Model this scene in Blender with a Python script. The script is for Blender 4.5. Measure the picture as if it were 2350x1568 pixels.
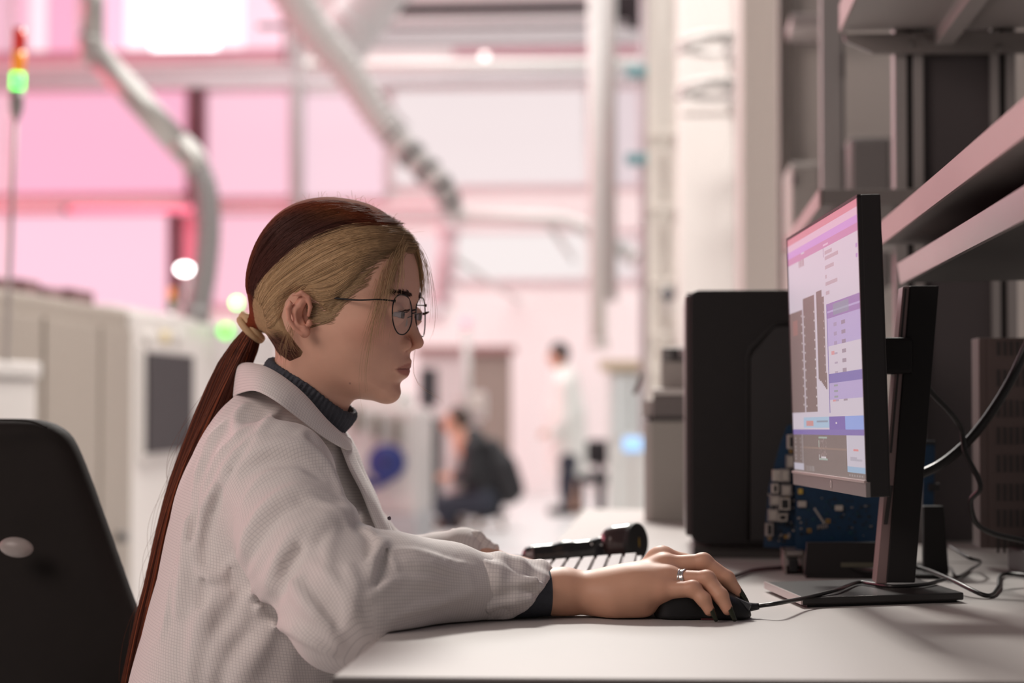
import bpy, bmesh, math, random
import numpy as np
from mathutils import Matrix, Vector
random.seed(7); RNG = np.random.default_rng(7)
scene = bpy.context.scene
for _o in list(bpy.data.objects): bpy.data.objects.remove(_o)
# ------------------------------------------------------------------ camera
FPX, CX, CY = 4570.0, 1175.0, 784.0            # focal length in pixels of the 2350x1568 frame (70 mm on 36 mm)
CAMZ = 0.98
YAW, PITCH = math.atan(365 / FPX), math.atan(141 / FPX)
cam_d = bpy.data.cameras.new('camera'); cam = bpy.data.objects.new('camera', cam_d)
scene.collection.objects.link(cam); scene.camera = cam
cam_d.sensor_width = 36.0; cam_d.lens = 36.0 * FPX / 2350; cam_d.clip_start = 0.05; cam_d.clip_end = 200
cam.location = (0, 0, CAMZ); cam.rotation_euler = (math.pi / 2 + PITCH, 0, YAW)
cam_d.dof.use_dof = True; cam_d.dof.focus_distance = 2.23; cam_d.dof.aperture_fstop = 3.2
# ------------------------------------------------------------------ view, world, large lights
vs = scene.view_settings
vs.view_transform = 'Standard'; vs.look = 'None'; vs.gamma = 1.0; vs.use_curve_mapping = False; vs.exposure = 0.0
world = bpy.data.worlds.new('hall'); scene.world = world; world.use_nodes = True
world.node_tree.nodes['Background'].inputs[0].default_value = (0.93, 0.84, 0.82, 1)
world.node_tree.nodes['Background'].inputs[1].default_value = 0.15
def area(name, loc, target, sx, sy, power, color):
    d = bpy.data.lights.new(name, 'AREA'); d.shape = 'RECTANGLE'; d.size = sx; d.size_y = sy
    d.energy = power; d.color = color
    o = bpy.data.objects.new(name, d); scene.collection.objects.link(o); o.location = loc
    o.rotation_euler = (Vector(target) - Vector(loc)).to_track_quat('-Z', 'Y').to_euler()
    return o
area('ceiling_lamp_near', (-0.75, 7.0, 4.9), (-0.5, 3.6, 0.6), 1.1, 0.5, 330, (1.0, 0.945, 0.88))
area('wall_lamp_left', (-2.0, 0.6, 2.3), (-0.5, 2.2, 0.95), 1.4, 1.0, 30, (1.0, 0.83, 0.77))  # unseen fill added to brighten the camera-facing coat and face
area('ceiling_lamp_middle', (-1.2, 9.0, 5.2), (-1.2, 9.0, 0), 4.0, 5.0, 215, (1.0, 0.96, 0.92))
area('ceiling_lamp_far', (-1.5, 16.5, 6.2), (-1.5, 16.5, 0), 8.0, 6.0, 760, (1.0, 0.96, 0.94))

# ------------------------------------------------------------------ pixel <-> world helpers (only to size things up)
_f = Vector((-math.sin(YAW) * math.cos(PITCH), math.cos(YAW) * math.cos(PITCH), math.sin(PITCH)))
_r = Vector((math.cos(YAW), math.sin(YAW), 0)); _u = _r.cross(_f)
CAM = Vector((0, 0, CAMZ))
def ray(u, v): return _f * FPX + _r * (u - CX) + _u * (CY - v)
def P(u, v, y):                                  # the point seen at pixel (u, v) at distance y along the bench
    d = ray(u, v); return CAM + d * (y / d.y)
def PZ(u, v, z):                                 # the point seen at (u, v) on the level z
    d = ray(u, v); return CAM + d * ((z - CAMZ) / d.z)
def PX(u, v, x):
    d = ray(u, v); return CAM + d * (x / d.x)
def proj(p):
    q = Vector(p) - CAM; w = q.dot(_f)
    return CX + FPX * q.dot(_r) / w, CY - FPX * q.dot(_u) / w

# ------------------------------------------------------------------ materials
MATS = {}
def mat(name, col, rough=0.5, metal=0.0, var=0.06, scale=12.0, bump=0.0, bscale=60.0, emit=0.0, ecol=None, spec=0.5,
        trans=0.0, alpha=1.0, attr=None, coat=0.0, sss=0.0, aniso=0.0):
    if name in MATS: return MATS[name]
    m = bpy.data.materials.new(name); m.use_nodes = True; nt = m.node_tree; n = nt.nodes; L = nt.links
    b = n['Principled BSDF']
    b.inputs['Roughness'].default_value = rough; b.inputs['Metallic'].default_value = metal
    b.inputs['Specular IOR Level'].default_value = spec
    b.inputs['Transmission Weight'].default_value = trans; b.inputs['Alpha'].default_value = alpha
    b.inputs['Coat Weight'].default_value = coat
    if sss: b.inputs['Subsurface Weight'].default_value = sss; b.inputs['Subsurface Radius'].default_value = (0.012, 0.005, 0.003); b.inputs['Subsurface Scale'].default_value = 0.6
    tc = n.new('ShaderNodeTexCoord')
    nz = n.new('ShaderNodeTexNoise'); nz.inputs['Scale'].default_value = scale; nz.inputs['Detail'].default_value = 4
    L.new(tc.outputs['Object'], nz.inputs['Vector'])
    mx = n.new('ShaderNodeMix'); mx.data_type = 'RGBA'; mx.blend_type = 'MULTIPLY'; mx.inputs[0].default_value = 1.0
    cr = n.new('ShaderNodeMapRange'); cr.inputs[3].default_value = 1 - var; cr.inputs[4].default_value = 1 + var
    L.new(nz.outputs[0], cr.inputs[0]); L.new(cr.outputs[0], mx.inputs[7])
    if attr:
        at = n.new('ShaderNodeAttribute'); at.attribute_name = attr; L.new(at.outputs['Color'], mx.inputs[6])
    else: mx.inputs[6].default_value = (*col, 1)
    L.new(mx.outputs[2], b.inputs['Base Color'])
    if bump:
        nb = n.new('ShaderNodeTexNoise'); nb.inputs['Scale'].default_value = bscale; nb.inputs['Detail'].default_value = 3
        L.new(tc.outputs['Object'], nb.inputs['Vector'])
        bp = n.new('ShaderNodeBump'); bp.inputs['Strength'].default_value = bump; bp.inputs['Distance'].default_value = 0.002
        L.new(nb.outputs[0], bp.inputs['Height']); L.new(bp.outputs[0], b.inputs['Normal'])
    if emit:
        b.inputs['Emission Color'].default_value = (*(ecol or col), 1); b.inputs['Emission Strength'].default_value = emit
        if attr: L.new(mx.outputs[2], b.inputs['Emission Color'])
    MATS[name] = m; return m
def srgb(r, g, b):
    f = lambda c: (c / 255 / 12.92) if c <= 10 else ((c / 255 + 0.055) / 1.055) ** 2.4
    return (f(r), f(g), f(b))

# ------------------------------------------------------------------ object helpers
COL = scene.collection
WM = {}
def link(o, parent=None):
    COL.objects.link(o)
    if parent is not None:
        o.parent = parent; o.matrix_parent_inverse = WM[parent.name].inverted()
    if o.name not in WM: WM[o.name] = Matrix.Translation(o.location)
    return o
def tag(o, label=None, cat=None, group=None, kind=None):
    if label: o['label'] = label
    if cat: o['category'] = cat
    if group: o['group'] = group
    if kind: o['kind'] = kind
    return o
def thing(name, loc, label, cat, group=None):
    o = bpy.data.objects.new(name, None); o.empty_display_size = 0.05; o.location = loc
    WM[o.name] = Matrix.Translation(Vector(loc)); COL.objects.link(o)
    return tag(o, label, cat, group)
def meshobj(name, verts, faces, m, parent=None, smooth=False, mats=None):
    me = bpy.data.meshes.new(name); me.from_pydata([tuple(v) for v in verts], [], [tuple(f) for f in faces]); me.update()
    o = bpy.data.objects.new(name, me)
    if m is not None: me.materials.append(m)
    if smooth:
        for p in me.polygons: p.use_smooth = True
    return link(o, parent)
def fastmesh(name, V, F, m, parent=None, smooth=True, color=None, uv=None):
    """numpy verts (n,3) and faces (m,k)."""
    me = bpy.data.meshes.new(name); V = np.asarray(V, np.float32); F = np.asarray(F, np.int32); k = F.shape[1]
    me.vertices.add(len(V)); me.vertices.foreach_set('co', V.ravel())
    me.loops.add(F.size); me.loops.foreach_set('vertex_index', F.ravel())
    me.polygons.add(len(F)); me.polygons.foreach_set('loop_start', np.arange(0, F.size, k, dtype=np.int32))
    me.polygons.foreach_set('use_smooth', np.full(len(F), smooth, bool))
    me.update(calc_edges=True); me.validate()
    if color is not None:
        a = me.color_attributes.new('col', 'FLOAT_COLOR', 'POINT')
        c = np.ones((len(V), 4), np.float32); c[:, :3] = color; a.data.foreach_set('color', c.ravel())
    if uv is not None:
        a = me.attributes.new('cloth', 'FLOAT_VECTOR', 'POINT'); c = np.zeros((len(V), 3), np.float32); c[:, :2] = uv
        a.data.foreach_set('vector', c.ravel())
    if m is not None: me.materials.append(m)
    return link(bpy.data.objects.new(name, me), parent)
def bm_obj(name, bm, m, parent=None, smooth=False):
    bmesh.ops.recalc_face_normals(bm, faces=bm.faces)
    me = bpy.data.meshes.new(name); bm.to_mesh(me); bm.free()
    if m is not None: me.materials.append(m)
    if smooth:
        for p in me.polygons: p.use_smooth = True
    return link(bpy.data.objects.new(name, me), parent)
def bm_box(bm, lo, hi, bev=0.0, M=None, seg=2):
    c = [(a + b) / 2 for a, b in zip(lo, hi)]; s = [abs(b - a) for a, b in zip(lo, hi)]
    X = Matrix.Translation(c) @ Matrix.Diagonal((*s, 1))
    r = bmesh.ops.create_cube(bm, size=1.0, matrix=X)
    vs_ = r['verts']
    if bev:
        es = list({e for v in vs_ for e in v.link_edges})
        r2 = bmesh.ops.bevel(bm, geom=es, offset=bev, segments=seg, profile=0.6, affect='EDGES', clamp_overlap=True)
        vs_ = list({v for f in r2['faces'] for v in f.verts} | {v for v in vs_ if v.is_valid})
        if M is not None:   # every vertex of this box: island walk
            seen = set(vs_); st = list(vs_)
            while st:
                v = st.pop()
                for e in v.link_edges:
                    w = e.other_vert(v)
                    if w not in seen: seen.add(w); st.append(w)
            vs_ = list(seen)
    if M is not None: bmesh.ops.transform(bm, matrix=M, verts=vs_)
def box(name, lo, hi, m, parent=None, bev=0.0, M=None, seg=2):
    bm = bmesh.new(); bm_box(bm, lo, hi, bev, M, seg); return bm_obj(name, bm, m, parent)
def prism(name, poly, axis, a0, a1, m, parent=None, bev=0.0, smooth=False, M=None):
    """polygon extruded along an axis: axis 'y' -> poly in (x, z); 'x' -> (y, z); 'z' -> (x, y)."""
    bm = bmesh.new()
    mk = {'y': lambda p, a: (p[0], a, p[1]), 'x': lambda p, a: (a, p[0], p[1]), 'z': lambda p, a: (p[0], p[1], a)}[axis]
    A = [bm.verts.new(mk(p, a0)) for p in poly]; B = [bm.verts.new(mk(p, a1)) for p in poly]
    bm.faces.new(A); bm.faces.new(B[::-1]); n = len(poly)
    for i in range(n): bm.faces.new((A[i], B[i], B[(i + 1) % n], A[(i + 1) % n]))
    if bev: bmesh.ops.bevel(bm, geom=list(bm.edges), offset=bev, segments=2, profile=0.6, affect='EDGES', clamp_overlap=True)
    if M is not None: bmesh.ops.transform(bm, matrix=M, verts=list(bm.verts))
    return bm_obj(name, bm, m, parent, smooth)
def spline(pts, n):
    """Catmull-Rom through pts, n samples."""
    p = np.array([tuple(q) for q in pts], float)
    if len(p) == 2:
        t = np.linspace(0, 1, n)[:, None]; return p[0] * (1 - t) + p[1] * t
    p = np.vstack([2 * p[0] - p[1], p, 2 * p[-1] - p[-2]])
    s = np.linspace(0, len(p) - 3 - 1e-6, n); i = s.astype(int); t = (s - i)[:, None]
    a, b, c, d = p[i], p[i + 1], p[i + 2], p[i + 3]
    return 0.5 * (2 * b + (c - a) * t + (2 * a - 5 * b + 4 * c - d) * t ** 2 + (3 * b - a - 3 * c + d) * t ** 3)
def tube_geo(path, rad, seg=8, cap=True):
    path = np.asarray(path, float); n = len(path); rad = np.broadcast_to(np.asarray(rad, float), (n,))
    T = np.gradient(path, axis=0); T /= np.linalg.norm(T, axis=1)[:, None] + 1e-12
    up = np.array([0, 0, 1.0]) if abs(T[0][2]) < 0.9 else np.array([0, 1.0, 0])
    N = np.cross(T[0], up); N /= np.linalg.norm(N); V = []
    for i in range(n):
        N = N - T[i] * N.dot(T[i]); N /= np.linalg.norm(N) + 1e-12; B = np.cross(T[i], N)
        for k in range(seg):
            a = 2 * math.pi * k / seg; V.append(path[i] + rad[i] * (math.cos(a) * N + math.sin(a) * B))
    F = [(i * seg + k, i * seg + (k + 1) % seg, (i + 1) * seg + (k + 1) % seg, (i + 1) * seg + k) for i in range(n - 1) for k in range(seg)]
    if cap: F += [tuple(range(seg))[::-1], tuple((n - 1) * seg + k for k in range(seg))]
    return V, F
def tube(name, pts, rad, m, parent=None, seg=8, n=None):
    path = spline(pts, n) if n else np.array([tuple(p) for p in pts], float)
    if n and not np.isscalar(rad): rad = np.interp(np.linspace(0, 1, n), np.linspace(0, 1, len(rad)), rad)
    V, F = tube_geo(path, rad, seg); return meshobj(name, V, F, m, parent, True)
def lathe(name, prof, m, parent=None, seg=24, loc=(0, 0, 0), M=None):
    """prof: (r, z) list, around z."""
    V, F = [], []; n = len(prof)
    for r, z in prof:
        for k in range(seg):
            a = 2 * math.pi * k / seg; V.append(Vector((r * math.cos(a), r * math.sin(a), z)))
    for i in range(n - 1):
        for k in range(seg): F.append((i * seg + k, i * seg + (k + 1) % seg, (i + 1) * seg + (k + 1) % seg, (i + 1) * seg + k))
    F += [tuple(range(seg))[::-1], tuple((n - 1) * seg + k for k in range(seg))]
    X = Matrix.Translation(loc) @ (M or Matrix.Identity(4))
    o = meshobj(name, [X @ v for v in V], F, m, parent, True); return o
def dupe(o, loc, parent):
    c = o.copy(); COL.objects.link(c); c.parent = parent; c.matrix_parent_inverse = WM[parent.name].inverted(); c.location = loc
    WM[c.name] = Matrix.Translation(Vector(loc)); return c

# ------------------------------------------------------------------ signed-distance toolkit (organic shapes)
def smin(a, b, k):
    h = np.clip(0.5 + 0.5 * (b - a) / k, 0, 1); return b + (a - b) * h - k * h * (1 - h)
def smax(a, b, k): return -smin(-a, -b, k)
def rc(X, Y, Z, a, b, ra, rb):
    a = np.array(a, np.float32); b = np.array(b, np.float32); ba = b - a; L2 = float(ba @ ba) + 1e-12
    px, py, pz = X - a[0], Y - a[1], Z - a[2]
    h = np.clip((px * ba[0] + py * ba[1] + pz * ba[2]) / L2, 0, 1)
    return np.sqrt((px - h * ba[0]) ** 2 + (py - h * ba[1]) ** 2 + (pz - h * ba[2]) ** 2) - (ra + (rb - ra) * h)
def chain(X, Y, Z, pts, rs, k=0.0):
    d = None
    for i in range(len(pts) - 1):
        e = rc(X, Y, Z, pts[i], pts[i + 1], rs[i], rs[i + 1])
        d = e if d is None else (smin(d, e, k) if k else np.minimum(d, e))
    return d
def ell(X, Y, Z, c, r):
    px, py, pz = X - c[0], Y - c[1], Z - c[2]
    k0 = np.sqrt((px / r[0]) ** 2 + (py / r[1]) ** 2 + (pz / r[2]) ** 2)
    k1 = np.sqrt((px / r[0] ** 2) ** 2 + (py / r[1] ** 2) ** 2 + (pz / r[2] ** 2) ** 2) + 1e-6
    return k0 * (k0 - 1) / k1
def sstep(x, a, b):
    t = np.clip((x - a) / (b - a), 0, 1); return t * t * (3 - 2 * t)
def poly_sdf(A, C, poly):
    """2-D signed distance, negative inside; A, C broadcastable to 2-D."""
    p = np.asarray(poly, float); q = np.roll(p, -1, 0); A, C = np.broadcast_arrays(A, C)
    d = np.full(A.shape, 1e9, np.float32); s = np.ones(A.shape, np.float32)
    for (x0, y0), (x1, y1) in zip(p, q):
        ex, ey = x1 - x0, y1 - y0; wx, wy = A - x0, C - y0
        h = np.clip((wx * ex + wy * ey) / (ex * ex + ey * ey + 1e-12), 0, 1)
        d = np.minimum(d, (wx - ex * h) ** 2 + (wy - ey * h) ** 2)
        c1 = C >= y0; c2 = C < y1; c3 = ex * wy > ey * wx
        s = np.where((c1 & c2 & c3) | (~c1 & ~c2 & ~c3), -s, s)
    return s * np.sqrt(d)
def closed_spline(pts, n):
    p = np.array([tuple(q) for q in pts], float); m = len(p); s = np.linspace(0, m, n, endpoint=False); i = s.astype(int); t = (s - i)[:, None]
    a, b, c, d = p[(i - 1) % m], p[i % m], p[(i + 1) % m], p[(i + 2) % m]
    return 0.5 * (2 * b + (c - a) * t + (2 * a - 5 * b + 4 * c - d) * t ** 2 + (3 * b - a - 3 * c + d) * t ** 3)
def nets(f, lo, hi, h, mirror=False):
    """naive surface nets of f < 0 on a grid; returns verts, quads."""
    ax = [np.arange(l, u + h, h, dtype=np.float32) for l, u in zip(lo, hi)]
    if mirror:                                   # field symmetric in the second axis: evaluate one half
        half = np.arange(0, hi[1] + h, h, dtype=np.float32); ax[1] = np.concatenate([-half[:0:-1], half])
    yy_ = half if mirror else ax[1]
    X, Y, Z = ax[0][:, None, None], yy_[None, :, None], ax[2][None, None, :]
    V = np.broadcast_to(f(X, Y, Z), (len(ax[0]), len(yy_), len(ax[2]))).astype(np.float32)
    if mirror: V = np.concatenate([V[:, :0:-1], V], 1)
    ins = V < 0; nx, ny, nz = V.shape
    cnt = np.zeros((nx - 1, ny - 1, nz - 1), np.int8)
    for dx in (0, 1):
        for dy in (0, 1):
            for dz in (0, 1): cnt += ins[dx:nx - 1 + dx, dy:ny - 1 + dy, dz:nz - 1 + dz]
    act = (cnt > 0) & (cnt < 8); I = np.argwhere(act); idx = np.full(act.shape, -1, np.int32); idx[act] = np.arange(len(I))
    acc = np.zeros((len(I), 3)); num = np.zeros(len(I))
    cor = [(a, b, c) for a in (0, 1) for b in (0, 1) for c in (0, 1)]
    for p in cor:
        for d in range(3):
            if p[d]: continue
            q = list(p); q[d] = 1
            v0 = V[I[:, 0] + p[0], I[:, 1] + p[1], I[:, 2] + p[2]]; v1 = V[I[:, 0] + q[0], I[:, 1] + q[1], I[:, 2] + q[2]]
            m = (v0 < 0) != (v1 < 0); t = np.where(m, v0 / np.where(m, v0 - v1, 1), 0)
            pt = np.array(p, float)[None].repeat(len(I), 0); pt[:, d] = t
            acc += pt * m[:, None]; num += m
    W = (I + acc / num[:, None]) * h + np.array([a[0] for a in ax])
    Q = []
    for d in range(3):
        s0 = [slice(None)] * 3; s1 = [slice(None)] * 3; s0[d] = slice(0, -1); s1[d] = slice(1, None)
        a = ins[tuple(s0)]; b = ins[tuple(s1)]
        e1, e2 = [(1, 2), (2, 0), (0, 1)][d]
        E = np.argwhere(a != b); ok = (E[:, e1] > 0) & (E[:, e2] > 0) & (E[:, e1] < V.shape[e1] - 1) & (E[:, e2] < V.shape[e2] - 1); E = E[ok]
        fl = a[E[:, 0], E[:, 1], E[:, 2]]
        def cell(o1, o2):
            c = E.copy(); c[:, e1] += o1; c[:, e2] += o2; return idx[c[:, 0], c[:, 1], c[:, 2]]
        q = np.stack([cell(-1, -1), cell(0, -1), cell(0, 0), cell(-1, 0)], 1); q[~fl] = q[~fl][:, ::-1]; Q.append(q)
    return W, np.vstack(Q)
def strands_geo(paths, rad, seg=3):
    """many tapered hair tubes: paths (n, m, 3), rad (n, m)."""
    paths = np.asarray(paths, np.float32); n, m, _ = paths.shape
    T = np.gradient(paths, axis=1); T /= np.linalg.norm(T, axis=2, keepdims=True) + 1e-12
    ref = np.broadcast_to(np.array([0.13, 0.97, 0.21], np.float32), T.shape); N = np.cross(T, ref); N /= np.linalg.norm(N, axis=2, keepdims=True) + 1e-12
    B = np.cross(T, N); rad = np.broadcast_to(rad, (n, m))
    ring = [paths + rad[..., None] * (math.cos(2 * math.pi * k / seg) * N + math.sin(2 * math.pi * k / seg) * B) for k in range(seg)]
    V = np.stack(ring, 2).reshape(-1, 3)
    base = (np.arange(n)[:, None, None] * m + np.arange(m - 1)[None, :, None]) * seg; k = np.arange(seg)[None, None, :]
    F = np.stack([base + k, base + (k + 1) % seg, base + seg + (k + 1) % seg, base + seg + k], -1).reshape(-1, 4)
    return V, F
# ================================================================== the setting
def rect_box(name, u0, v0, u1, v1, y, th, m, parent=None, bev=0.0):
    """an upright slab facing down the hall that spans the given outline at distance y."""
    a, b = P(u0, v1, y), P(u1, v0, y)
    return box(name, (a.x, y, a.z), (b.x, y + th, b.z), m, parent, bev)
FLOORM = mat('floor_epoxy', (0.68, 0.68, 0.675), 0.32, var=0.05, scale=0.8, bump=0.02, bscale=3)
tag(box('floor', (-16, -3, -0.1), (9, 23, 0), FLOORM), kind='structure')
BW = 22.0
WALLM = mat('wall_pale_pink', (0.88, 0.83, 0.82), 0.7, var=0.03, scale=0.6)
tag(box('wall_back', (-16, BW, 0), (6, BW + 0.2, 8.5), WALLM), kind='structure')
def pane_mat(name, c, s): return mat(name, (.03, .025, .028), 0.5, var=0.03, scale=0.5, emit=s, ecol=c)
frameM = mat('window_frame_dark', (0.10, 0.035, 0.045), 0.5, var=0.1)
railM = mat('window_rail_pink', (0.72, 0.20, 0.28), 0.45, var=0.1)
def window(n, panes, fr, y=BW - 0.05):
    """one backlit window: a frame with recessed panes; panes = (u0, v0, u1, v1, colour, strength)."""
    u0 = min(p[0] for p in panes) - 8; u1 = max(p[2] for p in panes) + 8; v0 = min(p[1] for p in panes) - 8; v1 = max(p[3] for p in panes) + 8
    w = thing('window_%d' % n, P((u0 + u1) / 2, v1, y), None, None); tag(w, kind='structure')
    for i, (a, b, c, d, col, s) in enumerate(panes):
        rect_box('pane', a, b, c, d, y + 0.02, 0.02, pane_mat('pane_%d_%d' % (n, i), col, s), w)
    bm = bmesh.new()
    for (a, b, c, d) in [(u0, v0, u1, v0 + 8), (u0, v1 - 8, u1, v1), (u0, v0, u0 + 8, v1), (u1 - 8, v0, u1, v1)]:
        p, q = P(a, d, y), P(c, b, y); bm_box(bm, (p.x, y - 0.03, p.z), (q.x, y + 0.05, q.z))
    bm_obj('window_frame', bm, fr, w); return w
PK = lambda r, g, b: srgb(r, g, b)
pf = mat('window_frame_pink', (0.62, 0.30, 0.37), 0.5, var=0.05)
window(1, [(-1500, -320, -172, 135, PK(255, 180, 205), 1.5), (-160, -320, 22, 135, PK(255, 196, 216), 0.9), (34, -320, 66, 135, PK(255, 190, 214), 1.0), (68, -320, 108, 135, PK(255, 222, 232), 1.2), (110, -320, 176, 135, PK(255, 176, 206), 1.05), (238, -320, 284, 135, PK(255, 196, 220), 1.2), (287, -320, 345, 135, PK(255, 226, 234), 1.5), (348, -320, 500, 135, (1, 0.95, 0.96), 3.2), (503, -320, 560, 135, PK(255, 224, 232), 1.5), (563, -320, 650, 135, PK(255, 208, 222), 1.2)], pf)  # leftmost pane lies out of view, added for pink light from the left
window(2, [(-1500, 212, -172, 450, PK(255, 180, 205), 1.3), (-160, 212, 10, 450, PK(255, 198, 218), 0.9), (26, 212, 426, 450, PK(255, 184, 212), 0.98)], pf)  # its first pane is also added out of view for pink light
window(3, [(-160, 494, 10, 700, PK(255, 210, 226), 0.95), (26, 494, 384, 720, PK(255, 205, 224), 1.02)], pf)
window(4, [(476, 212, 664, 450, PK(255, 202, 220), 0.98)], pf)
window(5, [(490, 494, 664, 700, PK(255, 198, 216), 0.98)], pf)
pf2 = mat('window_frame_pale', (0.74, 0.62, 0.64), 0.5, var=0.05)
window(6, [(694, 216, 880, 450, PK(253, 216, 228), 0.95)], pf2)
window(7, [(694, 500, 880, 720, PK(252, 222, 230), 0.95), (900, 540, 1010, 720, PK(248, 226, 228), 0.93)], pf2)
window(8, [(905, 205, 1340, 425, PK(246, 232, 232), 0.93), (1400, 205, 1465, 425, PK(240, 222, 226), 0.85)], pf2)
window(9, [(1050, 535, 1340, 640, PK(247, 238, 236), 0.95), (1400, 545, 1460, 640, PK(243, 230, 230), 0.9)], pf2)
# the hall's left wall, outside the picture: brighter pink windows added to tint shelf lips and coat
tag(box('wall_left', (-9.2, 3, 0), (-9.0, BW, 8.5), WALLM), kind='structure')
for i, (ya_, yb_) in enumerate(((4.5, 8.2), (8.7, 12.4), (12.9, 16.6), (17.1, 20.8))):
    w = thing('window_%d' % (10 + i), (-9.0, (ya_ + yb_) / 2, 1.6), None, None); tag(w, kind='structure')
    for z0_, z1_ in ((1.7, 3.0), (3.15, 4.5)):
        box('pane', (-8.99, ya_, z0_), (-8.97, yb_, z1_), pane_mat('pane_left', PK(255, 130, 152), 4.0), w)
    bm = bmesh.new()
    for z_ in (1.62, 3.03, 4.5): bm_box(bm, (-9.0, ya_ - .06, z_), (-8.94, yb_ + .06, z_ + .1))
    bm_obj('window_frame', bm, pf, w)
for i, (a, b, c, d, m) in enumerate([(430, 165, 466, 468, frameM), (388, 490, 412, 700, frameM), (420, 492, 446, 640, railM), (664, 120, 694, 470, mat('mullion_grey', (0.42, 0.35, 0.36), 0.5))]):
    tag(rect_box('trim_%d' % (i + 1), a, b, c, d, BW - 0.25, 0.12, m), kind='structure')
tag(rect_box('trim_5', -160, 466, 1050, 482, BW - 0.3, 0.1, railM), kind='structure')
greyM = mat('steel_painted_grey', (0.46, 0.44, 0.45), 0.45, var=0.06, scale=3)
def beam(name, u0, v0, u1, v1, y, m, label):
    a, b = P(u0, v1, y), P(u1, v0, y); h = b.z - a.z; t = h * 0.16
    o = thing(name, (a.x, y, a.z), label, 'beam')
    box('flange', (a.x, y - h * 0.35, b.z - t), (b.x, y + h * 0.35, b.z), m, o); box('flange', (a.x, y - h * 0.35, a.z), (b.x, y + h * 0.35, a.z + t), m, o)
    box('web', (a.x, y - 0.02, a.z), (b.x, y + 0.02, b.z), m, o); return o
beam('roof_beam', -200, 140, 1500, 208, 20.6, greyM, 'grey steel beam running across the pink windows of the far wall')
beam('roof_beam', 820, 45, 1500, 110, 20.9, mat('steel_light', (0.36, 0.345, 0.35), 0.5), 'light grey steel beam high above the right-hand windows')
beam('crane_rail', 890, 2, 1460, 36, 19.5, mat('rail_dark', (0.016, 0.012, 0.013), 0.8, spec=.1), 'thin dark crane rail along the top edge of the hall')
pk = thing('crane_trolley', P(1455, 60, 19.4), 'dark trolley block at the right end of the thin crane rail', 'crane')
rect_box('housing', 1405, -20, 1490, 36, 19.3, 0.3, MATS['rail_dark'], pk, 0.03); rect_box('hook_block', 1440, 30, 1478, 62, 19.3, 0.2, MATS['rail_dark'], pk, 0.04)
tag(rect_box('trim_6', 1040, 86, 1470, 128, BW - 0.3, 0.1, mat('wall_band_pink', (0.62, 0.36, 0.41), 0.6)), kind='structure')
o = thing('pink_light_strip', P(350, 480, BW - .4), 'glowing pink light strip along the rail left of the extraction arm', 'lamp')
tube('tube', [P(150, 481, BW - .45), P(452, 481, BW - .45)], .03, mat('strip_pink', (.8, .2, .3), .4, emit=1.0, ecol=(1.0, .16, .28)), o, 12); 
for u in (152, 450): q = P(u, 481, BW - .45); box('end_cap', (q.x - .03, q.y - .04, q.z - .04), (q.x + .03, BW - .2, q.z + .04), frameM, o, .005)
# pipes and hoses across the hall
pipeM = mat('pipe_white', (0.50, 0.49, 0.47), 0.3, var=0.05, scale=4)
steelM = mat('duct_aluminium', (0.44, 0.43, 0.41), 0.34, metal=0.5, var=0.08, scale=6)
def pipe(name, pts, r, m, label, cat='pipe', n=None, fl=True):
    o = thing(name, pts[0], label, cat); tube('pipe_run', pts, r, m, o, 14, n)
    if fl:
        for q, w in ((pts[0], pts[1]), (pts[-1], pts[-2])):
            d = (Vector(w) - Vector(q)).normalized(); tube('collar', [Vector(q), Vector(q) + d * r * 1.1], r * 1.25, m, o, 14)
    return o
o = pipe('air_pipe', [P(700, 152, 18), P(1530, 148, 18)], 0.055, pipeM, 'white horizontal air pipe in front of the right-hand windows')
for u in (800, 1480): q = P(u, 150, 18); tube('wall_bracket', [q, (q.x, BW - .002, q.z)], .03, pipeM, o, 8)
o = pipe('air_pipe', [P(1040, 495, 17), P(1296, 505, 17), P(1345, 525, 17), P(1462, 596, 17)], 0.06, pipeM, 'pale pipe that runs level and then bends down to the right')
q = P(1250, 500, 17); tube('wall_bracket', [q, (q.x, BW - .002, q.z)], .03, pipeM, o, 8)
pipe('support_post', [P(684, 60, 14), P(676, 900, 14)], 0.035, mat('post_grey', (0.48, 0.45, 0.45), 0.4), 'thin grey post standing behind the seated woman\'s head', 'post')
pipe('support_post', [P(1368, -60, 12), P(1372, 800, 12)], 0.05, mat('post_white', (.74, .72, .70), .4), 'tall white round post right of the hall\'s middle', 'post')
pipe('support_post', [P(1400, -60, 12.4), P(1402, 690, 12.4)], 0.035, mat('post_beige', (0.46, 0.43, 0.41), 0.4), 'thin beige post just right of the tall white post', 'post')
pipe('support_post', [P(1478, -20, 11), P(1478, 1000, 11)], 0.022, mat('post_mauve', (0.42, 0.34, 0.36), 0.4), 'thin mauve rod carrying two teal clips', 'post')
o = pipe('support_post', [P(1030, 520, 15), P(1012, 700, 15)], 0.07, mat('post_pink', (0.72, 0.52, 0.56), 0.5), 'short pinkish post below the end of the ribbed hose', 'post'); q = P(1024, 580, 15); tube('wall_bracket', [q, (q.x, BW - .002, q.z)], .02, pipeM, o, 8)
tealM = mat('clip_teal', (0.16, 0.34, 0.37), 0.4)
for lab, v in (('upper teal clip on the thin mauve rod', 162), ('lower teal clip on the thin mauve rod', 364)):
    o = thing('pipe_clip', P(1478, v, 11), lab, 'clip'); rect_box('jaw', 1436, v - 14, 1518, v + 12, 10.95, 0.1, tealM, o, 0.012)
    rect_box('bolt', 1520, v - 6, 1530, v + 5, 10.97, 0.04, greyM, o, 0.004)
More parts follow.
